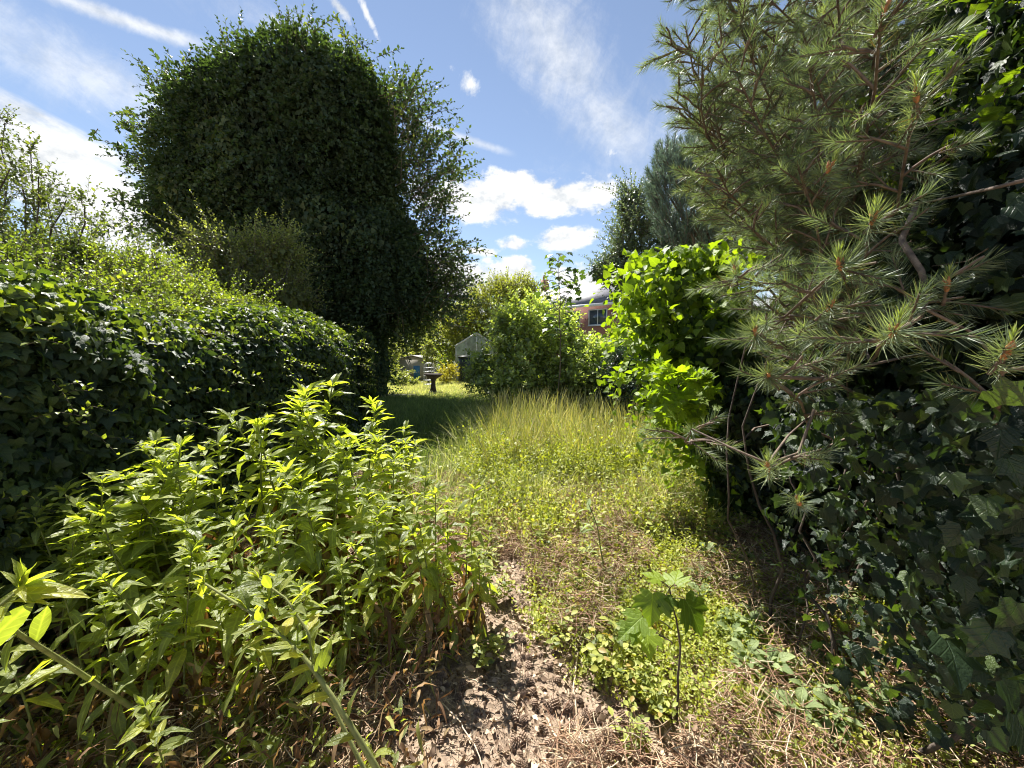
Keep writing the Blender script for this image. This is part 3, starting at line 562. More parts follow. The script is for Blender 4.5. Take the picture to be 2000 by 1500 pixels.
# ------------------------------------------------------------------ pines
def shoots(g, gt, P, D, L, n, nl, tint=(.2, .9), tw=.0035, w=.0016, ang=.75, t0=0.0):
    N = len(P); D = nrm(D); s = nrm(np.cross(D, rdir(N))); u = np.cross(D, s)
    t = t0 + (1 - t0) * rng.random((N, n)) ** .8; ph = rng.random((N, n)) * 6.283
    Q = P[:, None] + D[:, None] * (t * np.broadcast_to(L, (N,))[:, None])[..., None]
    side = np.cos(ph)[..., None] * s[:, None] + np.sin(ph)[..., None] * u[:, None]
    a = ang * (1.25 - .45 * t) + rng.normal(size=t.shape) * .12
    ld = D[:, None] * np.cos(a)[..., None] + side * np.sin(a)[..., None] - UP * .06
    F = frames(ld.reshape(-1, 3), rdir(N * n)); ln = nl * (.75 + .4 * rng.random(N * n))
    tt = np.clip(np.repeat(rng.uniform(*tint, N), n) + rng.normal(size=N * n) * .1, .16, 1); old = (t.ravel() < .15) & (rng.random(N * n) < .35); tt[old] = rng.random(old.sum()) * .12
    g.scatter(NEED, Q.reshape(-1, 3), F, np.stack([np.full(N * n, w), ln, np.full(N * n, 1.)], -1), tt)
    if gt is not None:
        A = P[:, None] + D[:, None] * (np.linspace(0, 1, 3)[None] * np.broadcast_to(L, (N,))[:, None])[..., None]
        tubes(gt, A, np.array([1, .9, .7]) * tw, 5)
def pine():
    g, gt, gb = Geo(), Geo(), Geo(); base = np.array([3.0, 3.4, 0.]); tr = Geo()
    T = woody(tr, base, base + np.array([-.1, .1, 6.5]), .17, .06, 12, 0, .01, 12)
    P_, D_, L_ = [], [], []
    def bough(px, py, d, blen, ns, dense=1.0, r=.011):
        tip = at(px, py, d); hz = min(max(tip[2] - .3, .9), 5.6); s0 = base + np.array([0, 0, hz])
        A = woody(gt, s0, tip, r, .0035, 14, -.03 + rng.normal() * .02, .05, 6)
        ax = nrm(A[-1] - A[-3]); tot = np.linalg.norm(tip - s0); 
        P_.append(A[-1] - ax * .12); D_.append(ax); L_.append(.14)
        for k in range(ns):
            f = 1 - (k + .5) / ns * blen / tot; f = max(f, .3); i = f * 13; i0 = int(min(i, 12)); p = A[i0] + (A[i0 + 1] - A[i0]) * (i - i0)
            tl = .10 + .30 * (1 - f) * min(1, tot / 2) * rng.uniform(.6, 1.3); tl = min(tl, .42)
            sv = nrm(np.cross(ax, UP) * (1 if k % 2 else -1) + rng.normal(size=3) * .35 + ax * .9); e = p + sv * tl + UP * .02
            tubes(gt, branch(p, e, 5, .03, .05), np.linspace(.0045, .003, 5), 5)
            m = 1 + int(tl / .11)
            for j in range(m):
                q = p + (e - p) * ((j + .4) / m); dv = nrm(sv + rng.normal(size=3) * (.55 if j < m - 1 else .15)); P_.append(q); D_.append(dv); L_.append(rng.uniform(.07, .13))
    fixed = [(1305, 85, 1.75, .9, 14), (1340, 60, 1.9, .8, 12), (1430, 20, 1.9, .8, 12), (1312, 190, 1.9, .9, 14), (1330, 225, 2.1, .8, 12), (1345, 340, 1.8, .6, 10), (1420, 420, 1.9, .5, 9), (1400, 330, 1.6, .5, 9),
             (1440, 540, 1.35, .5, 8), (1475, 650, 1.15, .5, 8), (1500, 600, 1.3, .5, 8), (1640, 520, .95, .35, 4), (1745, 650, .82, .3, 3), (1700, 430, 1.0, .35, 4), (1560, 330, 1.3, .6, 9), (1500, 735, 1.1, .4, 5), (1790, 190, .95, .4, 4), (1720, 40, 1.0, .5, 7),
             (1500, 915, 1.05, .3, 1), (1350, 840, 1.25, .4, 3), (1960, 690, .7, .3, 2), (1580, 120, 1.3, .7, 10), (1650, 250, 1.2, .6, 8), (1820, 560, .95, .3, 3), (1620, 600, 1.1, .4, 5), (1460, 440, 1.5, .6, 9)]
    for b in fixed: bough(*b)
    for i in range(84):
        px = rng.uniform(1340, 1820); py = rng.uniform(-80, 620); 
        if px > 1750 and py > 330: continue
        if py > 230: px = max(px, 1440 + rng.random() * 120)
        bough(px, py, rng.uniform(1.5, 2.9), .9, 13)
    for i in range(26): bough(rng.uniform(1450, 2100), rng.uniform(-500, -20), rng.uniform(1.8, 3.2), .9, 12)
    P = np.array(P_); D = np.array(D_); L = np.array(L_)
    shoots(g, gt, P, D, L, 96, .048, (.2, .85), .003, .0015)
    # showy terminal tufts with brown buds
    BUDS = []; tp = [(1640, 520, .95, .09), (1745, 650, .82, .085), (1705, 430, 1.0, .085), (1475, 650, 1.15, .085), (1500, 915, 1.05, .07), (1790, 190, .95, .085), (1500, 735, 1.1, .075), (1850, 560, .95, .07), (1435, 530, 1.4, .07), (1965, 690, .7, .06), (1620, 600, 1.1, .075), (1560, 985, 1.0, .055), (1730, 20, 1.0, .08), (1620, 330, 1.2, .07)]
    for (px, py, d, nl) in tp:
        bd = Geo(); BUDS.append(bd); c = at(px, py, d); ax = nrm(np.array([-.25, -.55, .35]) + rng.normal(size=3) * .25)
        shoots(g, gt, (c - ax * .05)[None], ax[None], .06, 120, nl * .88, (.5, .8), .004, .0016, 1.1)
        shoots(g, None, (c + ax * .01)[None], (ax * .4 + UP)[None], .03, 40, nl * .35, (.98, 1.0), .003, .002, .45)
        A = np.stack([c + nrm(ax + UP * .5) * t for t in (-.012, 0, .014, .026)]); tubes(bd, A, np.array([.004, .0065, .0055, .0008]), 7)
        for _ in range(3): e = c + rdir(1)[0] * .008; tubes(bd, np.stack([c, e + UP * .012, e + UP * .02]), np.array([.003, .0042, .0006]), 6)
    buds = BUDS
    bare = Geo()
    for pts, r in [([(1790, 400, 1.2), (1760, 470, 1.1), (1800, 530, 1.0), (1812, 580, .98), (1795, 620, .95), (1745, 655, .85)], .0085), ([(1800, 600, .97), (1900, 650, .95), (1960, 720, .9)], .004), ([(1490, 735, 1.1), (1600, 740, 1.15), (1690, 715, 1.2), (1800, 690, 1.4)], .0065),
                   ([(2050, 340, .9), (1950, 365, .95), (1860, 385, 1.1), (1780, 400, 1.3)], .005), ([(1930, 485, 1.1), (1890, 510, 1.2), (1820, 520, 1.4)], .002), ([(1590, 800, 1.2), (1560, 885, 1.15), (1500, 905, 1.05), (1440, 880, 1.1), (1352, 838, 1.22)], .0045), ([(1500, 905, 1.05), (1540, 850, 1.2), (1620, 780, 1.5)], .004)]:
        A = np.array([at(*p) for p in pts]); t = np.linspace(0, len(A) - 1, 24); i = np.minimum(t.astype(int), len(A) - 2); f = (t - i)[:, None]; f = f * f * (3 - 2 * f) * .5 + f * .5
        tubes(bare, A[i] * (1 - f) + A[i + 1] * f, np.linspace(r, r * .6, 24), 7)
    finish('scots_pine', 'needle-covered pine with reddish buds hanging close over the garden', 'tree', base,
           [('trunk', tr, M['pine_bark'], True), ('needles', g, M['needle']), ('branches', gt, M['pine_bark'], True), *[('bud', b_, M['bud'], True) for b_ in BUDS], ('bare_branches', bare, M['pine_bark'], True)])
pine()
def blue_pine():
    d = 6.2; blobs = [PB(1330, 400, 62, 95, d, .8), PB(1300, 350, 38, 62, d, .5), PB(1390, 430, 80, 80, d, .9), PB(1400, 330, 90, 90, d + .3, .9), PB(1470, 300, 120, 160, d + .4, 1.0), PB(1490, 460, 110, 80, d, 1)]
    P, Nn = blob_surface(blobs, 3400, .1, 2, .45, 4); g, gt, tr = Geo(), Geo(), Geo()
    shoots(g, gt, P - Nn * .1, nrm(Nn * .5 + UP * 1.1 + rng.normal(size=P.shape) * .25), .2, 62, .085, (.2, .9), .006, .0042, .6)
    base = np.array([at(1400, 500, d)[0], d, 0.]); woody(tr, base, base + np.array([0, 0, 3.8]), .13, .05, 8, 0, .02, 10)
    for i in range(14): c, r = blobs[i % len(blobs)]; woody(tr, base + np.array([0, 0, 1.6 + .15 * i]), c + rdir(1)[0] * r * .5, .03, .01, 7, .05, .05, 6)
    finish('blue_pine', 'dense bluish pine behind the near pine boughs, needles upright', 'tree', base, [('trunk', tr, M['pine_bark'], True), ('needles', g, M['needle_blue']), ('shoots', gt, M['pine_bark'])])
blue_pine()

# ------------------------------------------------------------------ ivy on the near side
def lime_ivy():
    g, st, tw = Geo(), Geo(), Geo()
    blobs = [PB(1330, 600, 110, 85, 3.88, 0.54), PB(1400, 660, 100, 120, 3.75, 0.60), PB(1250, 590, 70, 60, 4.00, 0.36), PB(1430, 760, 80, 90, 3.50, 0.48), PB(1290, 530, 60, 35, 4.00, 0.30), PB(1370, 520, 50, 30, 3.88, 0.30), PB(1400, 850, 70, 60, 3.62, 0.42), PB(1450, 940, 75, 70, 3.38, 0.42), PB(1200, 570, 35, 40, 4.12, 0.24)]
    P, Nn = blob_surface(blobs, 11500, .45, 5, .8, 3); kk = vnoise(P, 7, 71) > -.05; P, Nn = P[kk], Nn[kk]
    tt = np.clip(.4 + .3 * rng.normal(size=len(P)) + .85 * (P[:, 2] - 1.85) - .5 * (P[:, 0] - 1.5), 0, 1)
    ivy_leaves(g, P, Nn, .076, [IVY, IVY2, SYC], .45, .4, tt)
    # loose trailing shoots
    m = 260; q = np.array([at(rng.uniform(1215, 1480), rng.uniform(500, 900), rng.uniform(3.2, 4.1)) for _ in range(m)]); q = q[(q[:, 2] - 1.5) > -1.6 * (q[:, 0] - 1.0)]; m = len(q)
    sprays(g, tw, q, nrm(np.array([-.6, -.2, -.1]) + rng.normal(size=(m, 3)) * .4), .32, 8, IVY2, .085, .8, .5, rng.uniform(.6, 1, m), .002)
    m = 30; q = np.array([at(rng.uniform(1300, 1400), rng.uniform(730, 800), rng.uniform(2.5, 3.0)) for _ in range(m)])
    sprays(g, tw, q, nrm(np.array([-.7, -.3, .1]) + rng.normal(size=(m, 3)) * .4), .22, 7, SYC, .085, .8, .3, rng.uniform(.6, 1, m), .002)
    q = np.array([at(1450, 470, 2.2), at(1420, 455, 2.3), at(1460, 440, 2.2)]); sprays(g, tw, q, nrm(np.array([[-.3, 0, -1.], [-.4, 0, -.8], [.2, 0, -1]])), .2, 6, IVY2, .085, .8, .1, .9, .002)
    m = 26; q = np.array([at(rng.uniform(1600, 1830), rng.uniform(180, 350), rng.uniform(1.9, 2.4)) for _ in range(m)]); sprays(g, tw, q, rdir(m), .16, 6, IVY2, .05, .8, .3, .9, .002)  # lime tint stands in for sunlight on ivy among the pine
    m = 40; q = np.array([at(rng.uniform(1830, 2020), rng.uniform(-20, 300), rng.uniform(1.4, 1.9)) for _ in range(m)]); sprays(g, tw, q, rdir(m), .16, 6, IVY2, .045, .8, .3, .6, .002)  # lit ivy sprays, their sunlight put into the lime tint
    base = np.array([2.15, 4.0, 0.])
    for i in range(7): woody(st, base + rng.normal(size=3) * [.1, .1, 0], at(rng.uniform(1280, 1450), rng.uniform(530, 620), 3.9), .022, .008, 9, .02, .08, 6)
    woody(st, at(1345, 690, 3.6), at(1335, 800, 3.6), .014, .01, 6, 0, .05, 6)
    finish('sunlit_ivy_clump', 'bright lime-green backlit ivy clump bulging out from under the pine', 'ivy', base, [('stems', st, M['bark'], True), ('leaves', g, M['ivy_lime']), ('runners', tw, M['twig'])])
lime_ivy()
def dark_ivy():
    g, st = Geo(), Geo()
    E = lambda x, y, z, a, b, c: (np.array([x, y, z]), np.array([a, b, c]))
    blobs = [E(2.75, 2.6, 1.0, .9, .8, 1.2), E(2.55, 1.5, .7, .6, .7, .8), E(2.2, 1.4, 1.75, .65, .7, .75), E(2.7, 2.2, 2.6, .7, .9, 1.1), E(2.25, .8, .85, .6, .6, .75), E(1.95, .5, 1.9, .5, .6, .9), E(2.4, 1.2, 2.9, .6, .9, 1.0), E(3.4, 3.3, 1.5, 1.0, 1.0, 1.6), (at(1530, 800, 3.0), np.array([.45, .45, .5])), (at(1500, 900, 3.1), np.array([.4, .4, .4]))]
    P, Nn = blob_surface(blobs, 60000, .2, 3, .4, 6); P += Nn * (vnoise(P, 8, 62) * .05)[:, None]
    ivy_leaves(g, P, Nn, .05, [IVY, IVYB, IVYC, IVYD, IVY2], .75, .7, None)
    Q, Nq = blob_surface([(c, r * .75) for c, r in blobs], 9000, .1, 3, .3, 7); ivy_leaves(g, Q, Nq, .13, IVY2, .5, .5, rng.random(len(Q)) * .3)  # darker tint on inner leaves paints the shade within the ivy
    # hanging and trailing leaves nearer the camera, loosely spread down to the ground
    m = 3600; q = np.array([at(rng.uniform(1470, 2050), rng.uniform(760, 1450), 1) for _ in range(m)]); x0 = q.copy()
    dd = rng.uniform(.75, 1.7, m); q = np.array([0, 0, CAMZ]) + (q - [0, 0, CAMZ]) * dd[:, None]; ok = (q[:, 2] > .05) & (q[:, 0] > 1.0 + .35 * (1.1 - q[:, 2])) ; q = q[ok]
    ivy_leaves(g, q, nrm(np.array([-.7, -.6, .3]) + rng.normal(size=(len(q), 3)) * .3), .044, [IVY, IVYB, IVYC, IVYD], .6, .6, None)
    big = np.array([at(1835, 870, .95), at(1890, 1000, .85), at(1940, 1230, .75), at(1990, 1180, .72), at(1880, 1130, .85), at(1960, 1330, .8), at(1850, 1250, .9), at(1790, 930, 1.05), at(1720, 1150, 1.1), at(1990, 1400, .8), at(1900, 760, .9), at(1660, 830, 1.2)])
    ivy_leaves(g, big, np.tile([-.3, -.9, .35], (len(big), 1)), .078, IVY, .25, .35, np.full(len(big), .5))
    for i in range(26):
        a = np.array([rng.uniform(1.3, 2.6), rng.uniform(.6, 2.6), 0]); woody(st, a, a + np.array([rng.normal() * .2 + .1, rng.normal() * .3, rng.uniform(.8, 1.7)]), rng.uniform(.005, .012), .004, 10, 0, .12, 5)
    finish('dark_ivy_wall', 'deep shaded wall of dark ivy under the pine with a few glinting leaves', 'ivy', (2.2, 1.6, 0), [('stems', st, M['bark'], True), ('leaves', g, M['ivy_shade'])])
dark_ivy()

# ------------------------------------------------------------------ grass, ground cover and litter
def pts(n, fn):
    x, y = fn(n); return np.stack([x, y, gh(x, y)], -1)
def blades(g, P, h, w, tint, lean=.35, hv=.4):
    n = len(P); D = nrm(UP + rng.normal(size=(n, 3)) * [lean, lean, .1]); az = rng.random(n) * 6.28; Nn = np.stack([np.cos(az), np.sin(az), 0 * az], -1)
    H = h * (1 - hv + 2 * hv * rng.random(n)); g.scatter(BLADE, P, frames(D, Nn), np.stack([np.broadcast_to(w, (n,)), H, H], -1), tint)
def path_x(y): return -.05 + .02 * y + .12 * np.sin(y * .8)
def grass():
    g = Geo(); u = rng.uniform
    # tall dry tussocks in the sun
    nt = 430; cx, cy_ = u(-.9, 3.0, nt), 3.3 + u(0, 1, nt) * 5.2; hh = u(.16, .36, nt) + .27 * (cy_ > 4.9) * rng.random(nt); tt = np.clip(.68 + .2 * rng.normal(size=nt), 0, 1)
    for i in range(nt):
        m = int(u(22, 70)); x = cx[i] + rng.normal(size=m) * .09; y = cy_[i] + rng.normal(size=m) * .09; P = np.stack([x, y, gh(x, y)], -1); n = m
        out = np.stack([x - cx[i], y - cy_[i], 0 * x], -1) * 3.5; D = nrm(UP + out + rng.normal(size=(n, 3)) * [.3, .3, .1]); az = rng.random(n) * 6.28; H = hh[i] * u(.5, 1.4, n)
        g.scatter(BLADE, P, frames(D, np.stack([np.cos(az), np.sin(az), 0 * az], -1)), np.stack([np.full(n, .006), H, H * u(1, 3.6, n)], -1), np.clip(tt[i] + .12 * rng.normal(size=n), 0, 1))
    f = lambda n: (u(-.5, 2.6, n), u(3.0, 5.2, n)); P = pts(9000, f); blades(g, P, .17, .005, np.clip(.5 + .25 * rng.normal(size=len(P)), 0, 1), .4)
    tag(g.build('tall_grass', M['grass']), 'tall straw-coloured meadow grass standing in full sun before the thicket', 'grass', kind='stuff')
    # seed heads
    g = Geo(); P = pts(2600, lambda n: (u(-.3, 2.8, n), 4.3 + u(0, 1, n) * 4.0)); n = len(P); H = (.4 + .4 * rng.random(n)) * (.75 + .06 * P[:, 1]); D = nrm(UP + rng.normal(size=(n, 3)) * [.28, .28, 0]); 
    t = np.linspace(0, 1, 6); side = nrm(rng.normal(size=(n, 3)) * [1, 1, 0]); A = P[:, None] + D[:, None] * (H[:, None] * t)[..., None] + side[:, None] * (.13 * H[:, None] * t ** 3)[..., None]
    tubes(g, A, np.array([.0022, .002, .0018, .0016, .0065, .001]), 4, rng.uniform(.75, 1, n))
    tag(g.build('grass_seed_heads', M['grass']), 'nodding dry seed heads above the tall grass', 'grass', kind='stuff')
    g = Geo(); f = lambda n: (u(-4.6, .3, n), u(3.6, 13.6, n)); P = pts(36000, f); blades(g, P, .2 - .1 * np.clip((P[:, 1] - 8) / 4, 0, 1), .008, np.clip(.25 + .18 * rng.normal(size=len(P)), 0, 1), .45)
    tag(g.build('path_grass', M['grass']), 'rough green grass on the shaded path leading to the bird bath', 'grass', kind='stuff')
    g = Geo(); f = lambda n: (u(-8, 2.5, n), u(12.6, 25, n)); P = pts(42000, f); blades(g, P, .13, .016, np.clip(.82 + .15 * rng.normal(size=len(P)), 0, 1), .6)
    tag(g.build('lawn_grass', M['grass']), 'sunlit yellowing lawn round the bird bath', 'grass', kind='stuff')
grass()
def cover():
    g = Geo(); tw = Geo(); u = rng.uniform
    def patch(n, xr, yr, L, size, tint, thr=-9, f=2.5, seed=2, up=.9, k=7):
        P = pts(n, lambda n: (u(*xr, n), u(*yr, n))); nz = vnoise(P, f, seed); P = P[nz > thr]
        t = np.clip(tint + .2 * rng.normal(size=len(P)), 0, 1)
        sprays(g, tw, P, nrm(UP * up + rng.normal(size=P.shape) * .6), L, k, OVALM, size, .9, .2, t, .0012)
    patch(4200, (-.45, 3.2), (2.9, 6.4), .26, .046, .62, -.35); patch(1700, (-.45, 3.2), (2.9, 6.4), .36, .045, .75, -.1, 1.7, 44); patch(900, (-.3, 3.0), (3.3, 7.0), .42, .085, .6, .15, 2.4, 46); patch(1300, (.3, 2.3), (1.1, 3.0), .16, .036, .6, .1, 4.5, 47)
    patch(6000, (-.5, 3.0), (4.0, 8.0), .58, .05, .5, -.35, 2, 15, .9, 9); patch(5200, (.1, 2.6), (1.9, 3.8), .17, .028, .65, -.1, 3, 5)
    patch(5200, (.3, 2.6), (1.1, 2.4), .14, .022, .6, -.15, 4, 6)
    patch(1500, (-1.9, .1), (2.9, 5.2), .16, .032, .35, -.2, 2.5, 7)
    patch(500, (-2.4, -.4), (1.0, 2.8), .1, .028, .3, .0, 2.5, 8)
    tag(g.build('ground_cover', M['cover']), 'low yellow-green creeping weeds covering the sunny ground', 'ground cover', kind='stuff')
cover()
def litter():
    u = rng.uniform; g = Geo()
    # reddish dead stems in tangles
    P = pts(80000, lambda n: (u(-2.3, 2.7, n), u(1.0, 4.6, n))); nz = vnoise(P, 2.2, 12); P = P[(nz > -.4) & ((P[:, 0] > path_x(P[:, 1]) + .04 + .14 * vnoise(P, 6, 91)) | (P[:, 1] > 2.7) | ((P[:, 0] < -.35) & (rng.random(len(P)) < .5)))]
    n = len(P); P[:, 2] += rng.random(n) ** 1.6 * .13 * (1 + .6 * vnoise(P, 3, 77))
    D = nrm(rng.normal(size=(n, 3)) * [1, 1, .35]); L = u(.04, .17, n); t = np.linspace(-.5, .5, 4); s = rdir(n)
    A = P[:, None] + D[:, None] * (L[:, None] * t)[..., None] + s[:, None] * (L[:, None] * .5 * (t ** 2))[..., None]
    A[..., 2] = np.maximum(A[..., 2], gh(A[..., 0], A[..., 1]) + .002)
    tubes(g, A, np.full(4, .0018), 3, np.clip(.5 + .25 * rng.normal(size=n), 0, 1))
    tag(g.build('dead_stem_tangle', M['dry']), 'reddish-brown tangle of dead trailing stems beside the bare path', 'dead stems', kind='stuff')
    g = Geo(); P = pts(24000, lambda n: (u(-2.4, 2.4, n), u(.95, 4.2, n))); n = len(P); P[:, 2] += .004 + rng.random(n) * .012
    D = nrm(rng.normal(size=(n, 3)) * [1, 1, .25]); L = u(.015, .07, n) * (1 + (rng.random(n) < .1)); A = np.stack([P - D * L[:, None] / 2, P + s_[:n] * .004 if False else P, P + D * L[:, None] / 2], 1)
    tubes(g, A, np.array([.0011, .0013, .0008]), 3, rng.random(n))
    tag(g.build('needle_litter', M['litter']), 'fallen needles and broken straw strewn over the bare soil', 'litter', kind='stuff')
    g = Geo(); P = pts(24000, lambda n: (u(-2.6, 2.6, n), u(.9, 4.0, n))); n = len(P); P[:, 2] += rng.random(n) * .02
    tm = [strip_leaf(3, .3, .5 * s, .5 * s2, .3, seed=i) for i, (s, s2) in enumerate([(1, 1), (-1, 1), (1, -1), (.6, .4)])]
    pick_scatter(g, tm, P, frames(rdir(n) * [1, 1, .4], UP + rng.normal(size=(n, 3)) * .7), u(.012, .042, n), rng.random(n))
    tag(g.build('leaf_litter', M['litter']), 'crumbled dry leaves scattered between the plants and along the path', 'litter', kind='stuff')
    g = Geo(); P = pts(6000, lambda n: (u(-.6, 1.6, n), u(.9, 3.6, n))); n = len(P)
    oc = np.array([(1, 0, 0), (0, 1, 0), (-1, 0, 0), (0, -1, 0), (0, 0, 1), (0, 0, -1)], float); ot = np.array([(0, 1, 4), (1, 2, 4), (2, 3, 4), (3, 0, 4), (1, 0, 5), (2, 1, 5), (3, 2, 5), (0, 3, 5)])
    g.scatter((oc, ot), P, frames(rdir(n), rdir(n)), (rng.random((n, 3)) * .6 + .4) * (u(.002, .008, n) * (1 + 1.2 * (rng.random(n) < .05)))[:, None], rng.random(n) * .7)
    tag(g.build('soil_crumbs', M['litter'], smooth=False), 'loose crumbs and clods of dry brown soil on the path', 'soil', kind='stuff')
litter_fix = None
s_ = rdir(1)
litter()

# ------------------------------------------------------------------ tall leafy plants
LANC = [strip_leaf(6, .128, .32, a, .25, .45, seed=i) for i, a in enumerate((.15, .35, .6, .9, .25))]
def copy_thing(root, parts, loc, rz, sc, label=None, tilt=(0, 0)):
    r = root.copy(); COL.objects.link(r); r.location = loc; r.rotation_euler = (tilt[0], tilt[1], rz); r.scale = (sc,) * 3
    if label: r['label'] = label
    for p in parts:
        c = p.copy(); COL.objects.link(c); c.parent = r
    return r
def make_plant(h, seed, wither=True, leafl=.15, n=34):
    r = np.random.default_rng(seed); gs, gl, gw = Geo(), Geo(), Geo()
    t = np.linspace(0, 1, 9); bend = r.normal(size=2) * .09 * h
    A = np.stack([bend[0] * t ** 2 + r.normal() * .01 * np.sin(6 * t), bend[1] * t ** 2, h * t], -1); tubes(gs, A, np.linspace(.0075, .0032, 9) * (.6 + .4 * h), 6, .5)
    def onstem(f): i = f * 8; k = int(min(i, 7)); return A[k] + (A[k + 1] - A[k]) * (i - k)
    for i in range(n):
        f = .12 + .88 * (i / n) ** .85; p = onstem(f); a = i * 2.4 + r.normal() * .25
        up = -.55 + 1.15 * f + r.normal() * .15; L = leafl * (1.25 - .75 * f ** 2.5) * r.uniform(.75, 1.2)
        if f < .42 and wither: up -= .7
        dv = np.array([math.cos(a), math.sin(a), up]); dv /= np.linalg.norm(dv)
        F = frames(dv[None], (UP * 1.0 + np.array([math.cos(a), math.sin(a), 0]) * (.2 if f > .3 else .8) + r.normal(size=3) * .3)[None])
        k = LANC[r.integers(0, 5)]; dead = wither and f < .5 and r.random() < .65
        w = r.uniform(.85, 1.3)
        (gw if dead else gl).scatter(k, p[None], F, np.array([[L * w * (.5 if dead else 1), L * (.7 if dead else 1), L * (2.4 if dead else 1)]]), np.array([r.random() * (.9 if dead else .85) + (.1 if not dead else 0)]))
    # side shoots with small leaves and the budded tip
    for c, cnt in ((A[-1], 12), (onstem(.86), 3), (onstem(.93), 4)):
        for j in range(cnt):
            a = r.random() * 6.28; dv = nrm(np.array([math.cos(a) * .8, math.sin(a) * .8, .9 + r.normal() * .3]))
            F = frames(dv[None], (UP - dv * .3 + r.normal(size=3) * .3)[None]); gl.scatter(LANC[r.integers(0, 3)], (c + dv * .008)[None], F, np.array([leafl * r.uniform(.22, .55)]), np.array([.3 + .6 * r.random()]))
    return gs, gl, gw
PL = []
for i in range(9):
    gs, gl, gw = make_plant(1.0, 100 + i, True, .2 + .015 * (i % 4), 22 + i % 6)
    root = empty('leafy_plant'); tag(root, 'tall hairy-leaved green plant in the dense patch beside the hedge', 'plant', 'tall leafy plants in the patch')
    parts = [gs.build('stem', M['stem'], root, True), gl.build('leaves', M['weed'], root), gw.build('withered_leaves', M['wither'], root)]
    PL.append([root, parts, False])
def place(i, loc, rz, sc, label=None, tilt=(0, 0)):
    e = PL[i % len(PL)]; loc = (float(loc[0]), float(loc[1]), float(gh(loc[0], loc[1])) - .01)
    if not e[2]:
        e[2] = True; r = e[0]; r.location = loc; r.rotation_euler = (tilt[0], tilt[1], rz); r.scale = (sc,) * 3
        if label: r['label'] = label
        return r
    return copy_thing(e[0], e[1], loc, rz, sc, label or 'tall hairy-leaved green plant in the dense patch beside the hedge', tilt)
tops = [(300, 850, 1.95, 2), (225, 880, 1.9, 2), (335, 890, 2.1, 2), (180, 910, 1.85, 2), (380, 860, 2.2, 2), (120, 980, 1.7, 2), (270, 855, 1.95, 3), (160, 950, 1.75, 3), (90, 1030, 1.6, 3), (600, 735, 2.6, 5), (545, 755, 2.45, 5), (650, 765, 2.65, 5), (710, 790, 2.8, 5), (765, 830, 2.9, 5), (500, 820, 2.3, 4), (430, 880, 2.05, 3), (350, 905, 1.85, 4), (700, 850, 2.3, 5), (760, 900, 2.2, 4),
        (820, 935, 2.1, 4), (905, 945, 2.1, 3), (925, 1020, 1.95, 3), (640, 900, 2.0, 4), (560, 930, 1.9, 4), (250, 985, 1.6, 4), (430, 990, 1.65, 4), (560, 1020, 1.65, 3), (720, 1010, 1.75, 4), (830, 1030, 1.8, 3), (150, 1110, 1.4, 3), (340, 1090, 1.4, 3), (480, 1120, 1.4, 2), (620, 1130, 1.5, 3), (60, 1160, 1.25, 2), (250, 1190, 1.3, 2)]
k = 0; special = {21: 'tallest leafy plant, crowning the far end of the green patch', 61: 'leafy plant with drooping yellowed lower leaves at the path edge'}
for (px, py, d, cnt) in tops:
    for j in range(cnt - (cnt > 3)):
        p = at(px, py, d) + np.array([rng.normal() * .11, rng.normal() * .13, 0]) * (j > 0); h = p[2] * (1 if j == 0 else rng.uniform(.7, 1.05))
        if p[0] > -.17: p[0] = -.17 - rng.random() * .1
        zone = ('tall hairy-leaved green plant in the high clump near the hedge end' if d > 2.25 else 'green plant with browned lower leaves along the bare path' if px > 800 else
                'green plant in the middle of the patch beside the dark hedge' if d > 1.6 else 'shorter green plant at the front of the patch, close to the camera')
        place(k, p, rng.random() * 6.28, h / 1.04, special.get(k, zone), (rng.normal() * .09 * (j > 0), rng.normal() * .09 * (j > 0))); k += 1
# leaning and fallen green stems in front
def leaning(name, label, pl, r0, r1, leafs, Ls, seed):
    r = np.random.default_rng(seed); gs, gl = Geo(), Geo(); A = np.array([at(*p) for p in pl]); n = 22
    t = np.linspace(0, len(A) - 1, n); i = np.minimum(t.astype(int), len(A) - 2); f = (t - i)[:, None]; C = A[i] * (1 - f) + A[i + 1] * f
    tubes(gs, C, np.linspace(r0, r1, n), 9, .75)
    ax = nrm(C[-1] - C[0])
    for j in range(leafs):
        q = C[int(n * (.3 + .7 * (j + r.random()) / (leafs + 1)))]; s = r.normal(size=3); dv = nrm(np.cross(ax, s) + ax * .7 + UP * .2)
        gl.scatter(LANC[r.integers(0, 5)], q[None], frames(dv[None], (UP + r.normal(size=3) * .4)[None]), np.array([[1.25, 1, 1]]) * Ls * r.uniform(.6, 1.2), np.array([r.random()]))
    for j in range(14):
        dv = nrm(ax + r.normal(size=3) * .6); gl.scatter(LANC[r.integers(0, 5)], C[-1][None], frames(dv[None], (UP + r.normal(size=3) * .4)[None]), np.array([Ls * r.uniform(.3, .6)]), np.array([.5 + .5 * r.random()]))
    # hairs
    m = 900; ii = r.integers(0, n - 1, m); q = C[ii] + (C[ii + 1] - C[ii]) * r.random((m, 1)); D = nrm(np.cross(np.tile(ax, (m, 1)), r.normal(size=(m, 3)))); rr = np.linspace(r0, r1, n)[ii][:, None]
    gs.scatter(NEED, q + D * rr * .9, frames(D, rdir(m)), np.tile([.0006, .006, 1.], (m, 1)), np.full(m, 1.))
    b = C[0]
    finish(name, label, 'plant', (b[0], b[1], 0), [('stem', gs, M['stem'], False), ('leaves', gl, M['weed'])])
leaning('leaning_plant', 'thick hairy green stem leaning across the front of the patch', [(790, 1620, 1.0), (730, 1490, 1.0), (655, 1370, 1.03), (600, 1290, 1.06), (520, 1215, 1.12), (400, 1140, 1.2)], .0098, .0035, 22, .10, 1)
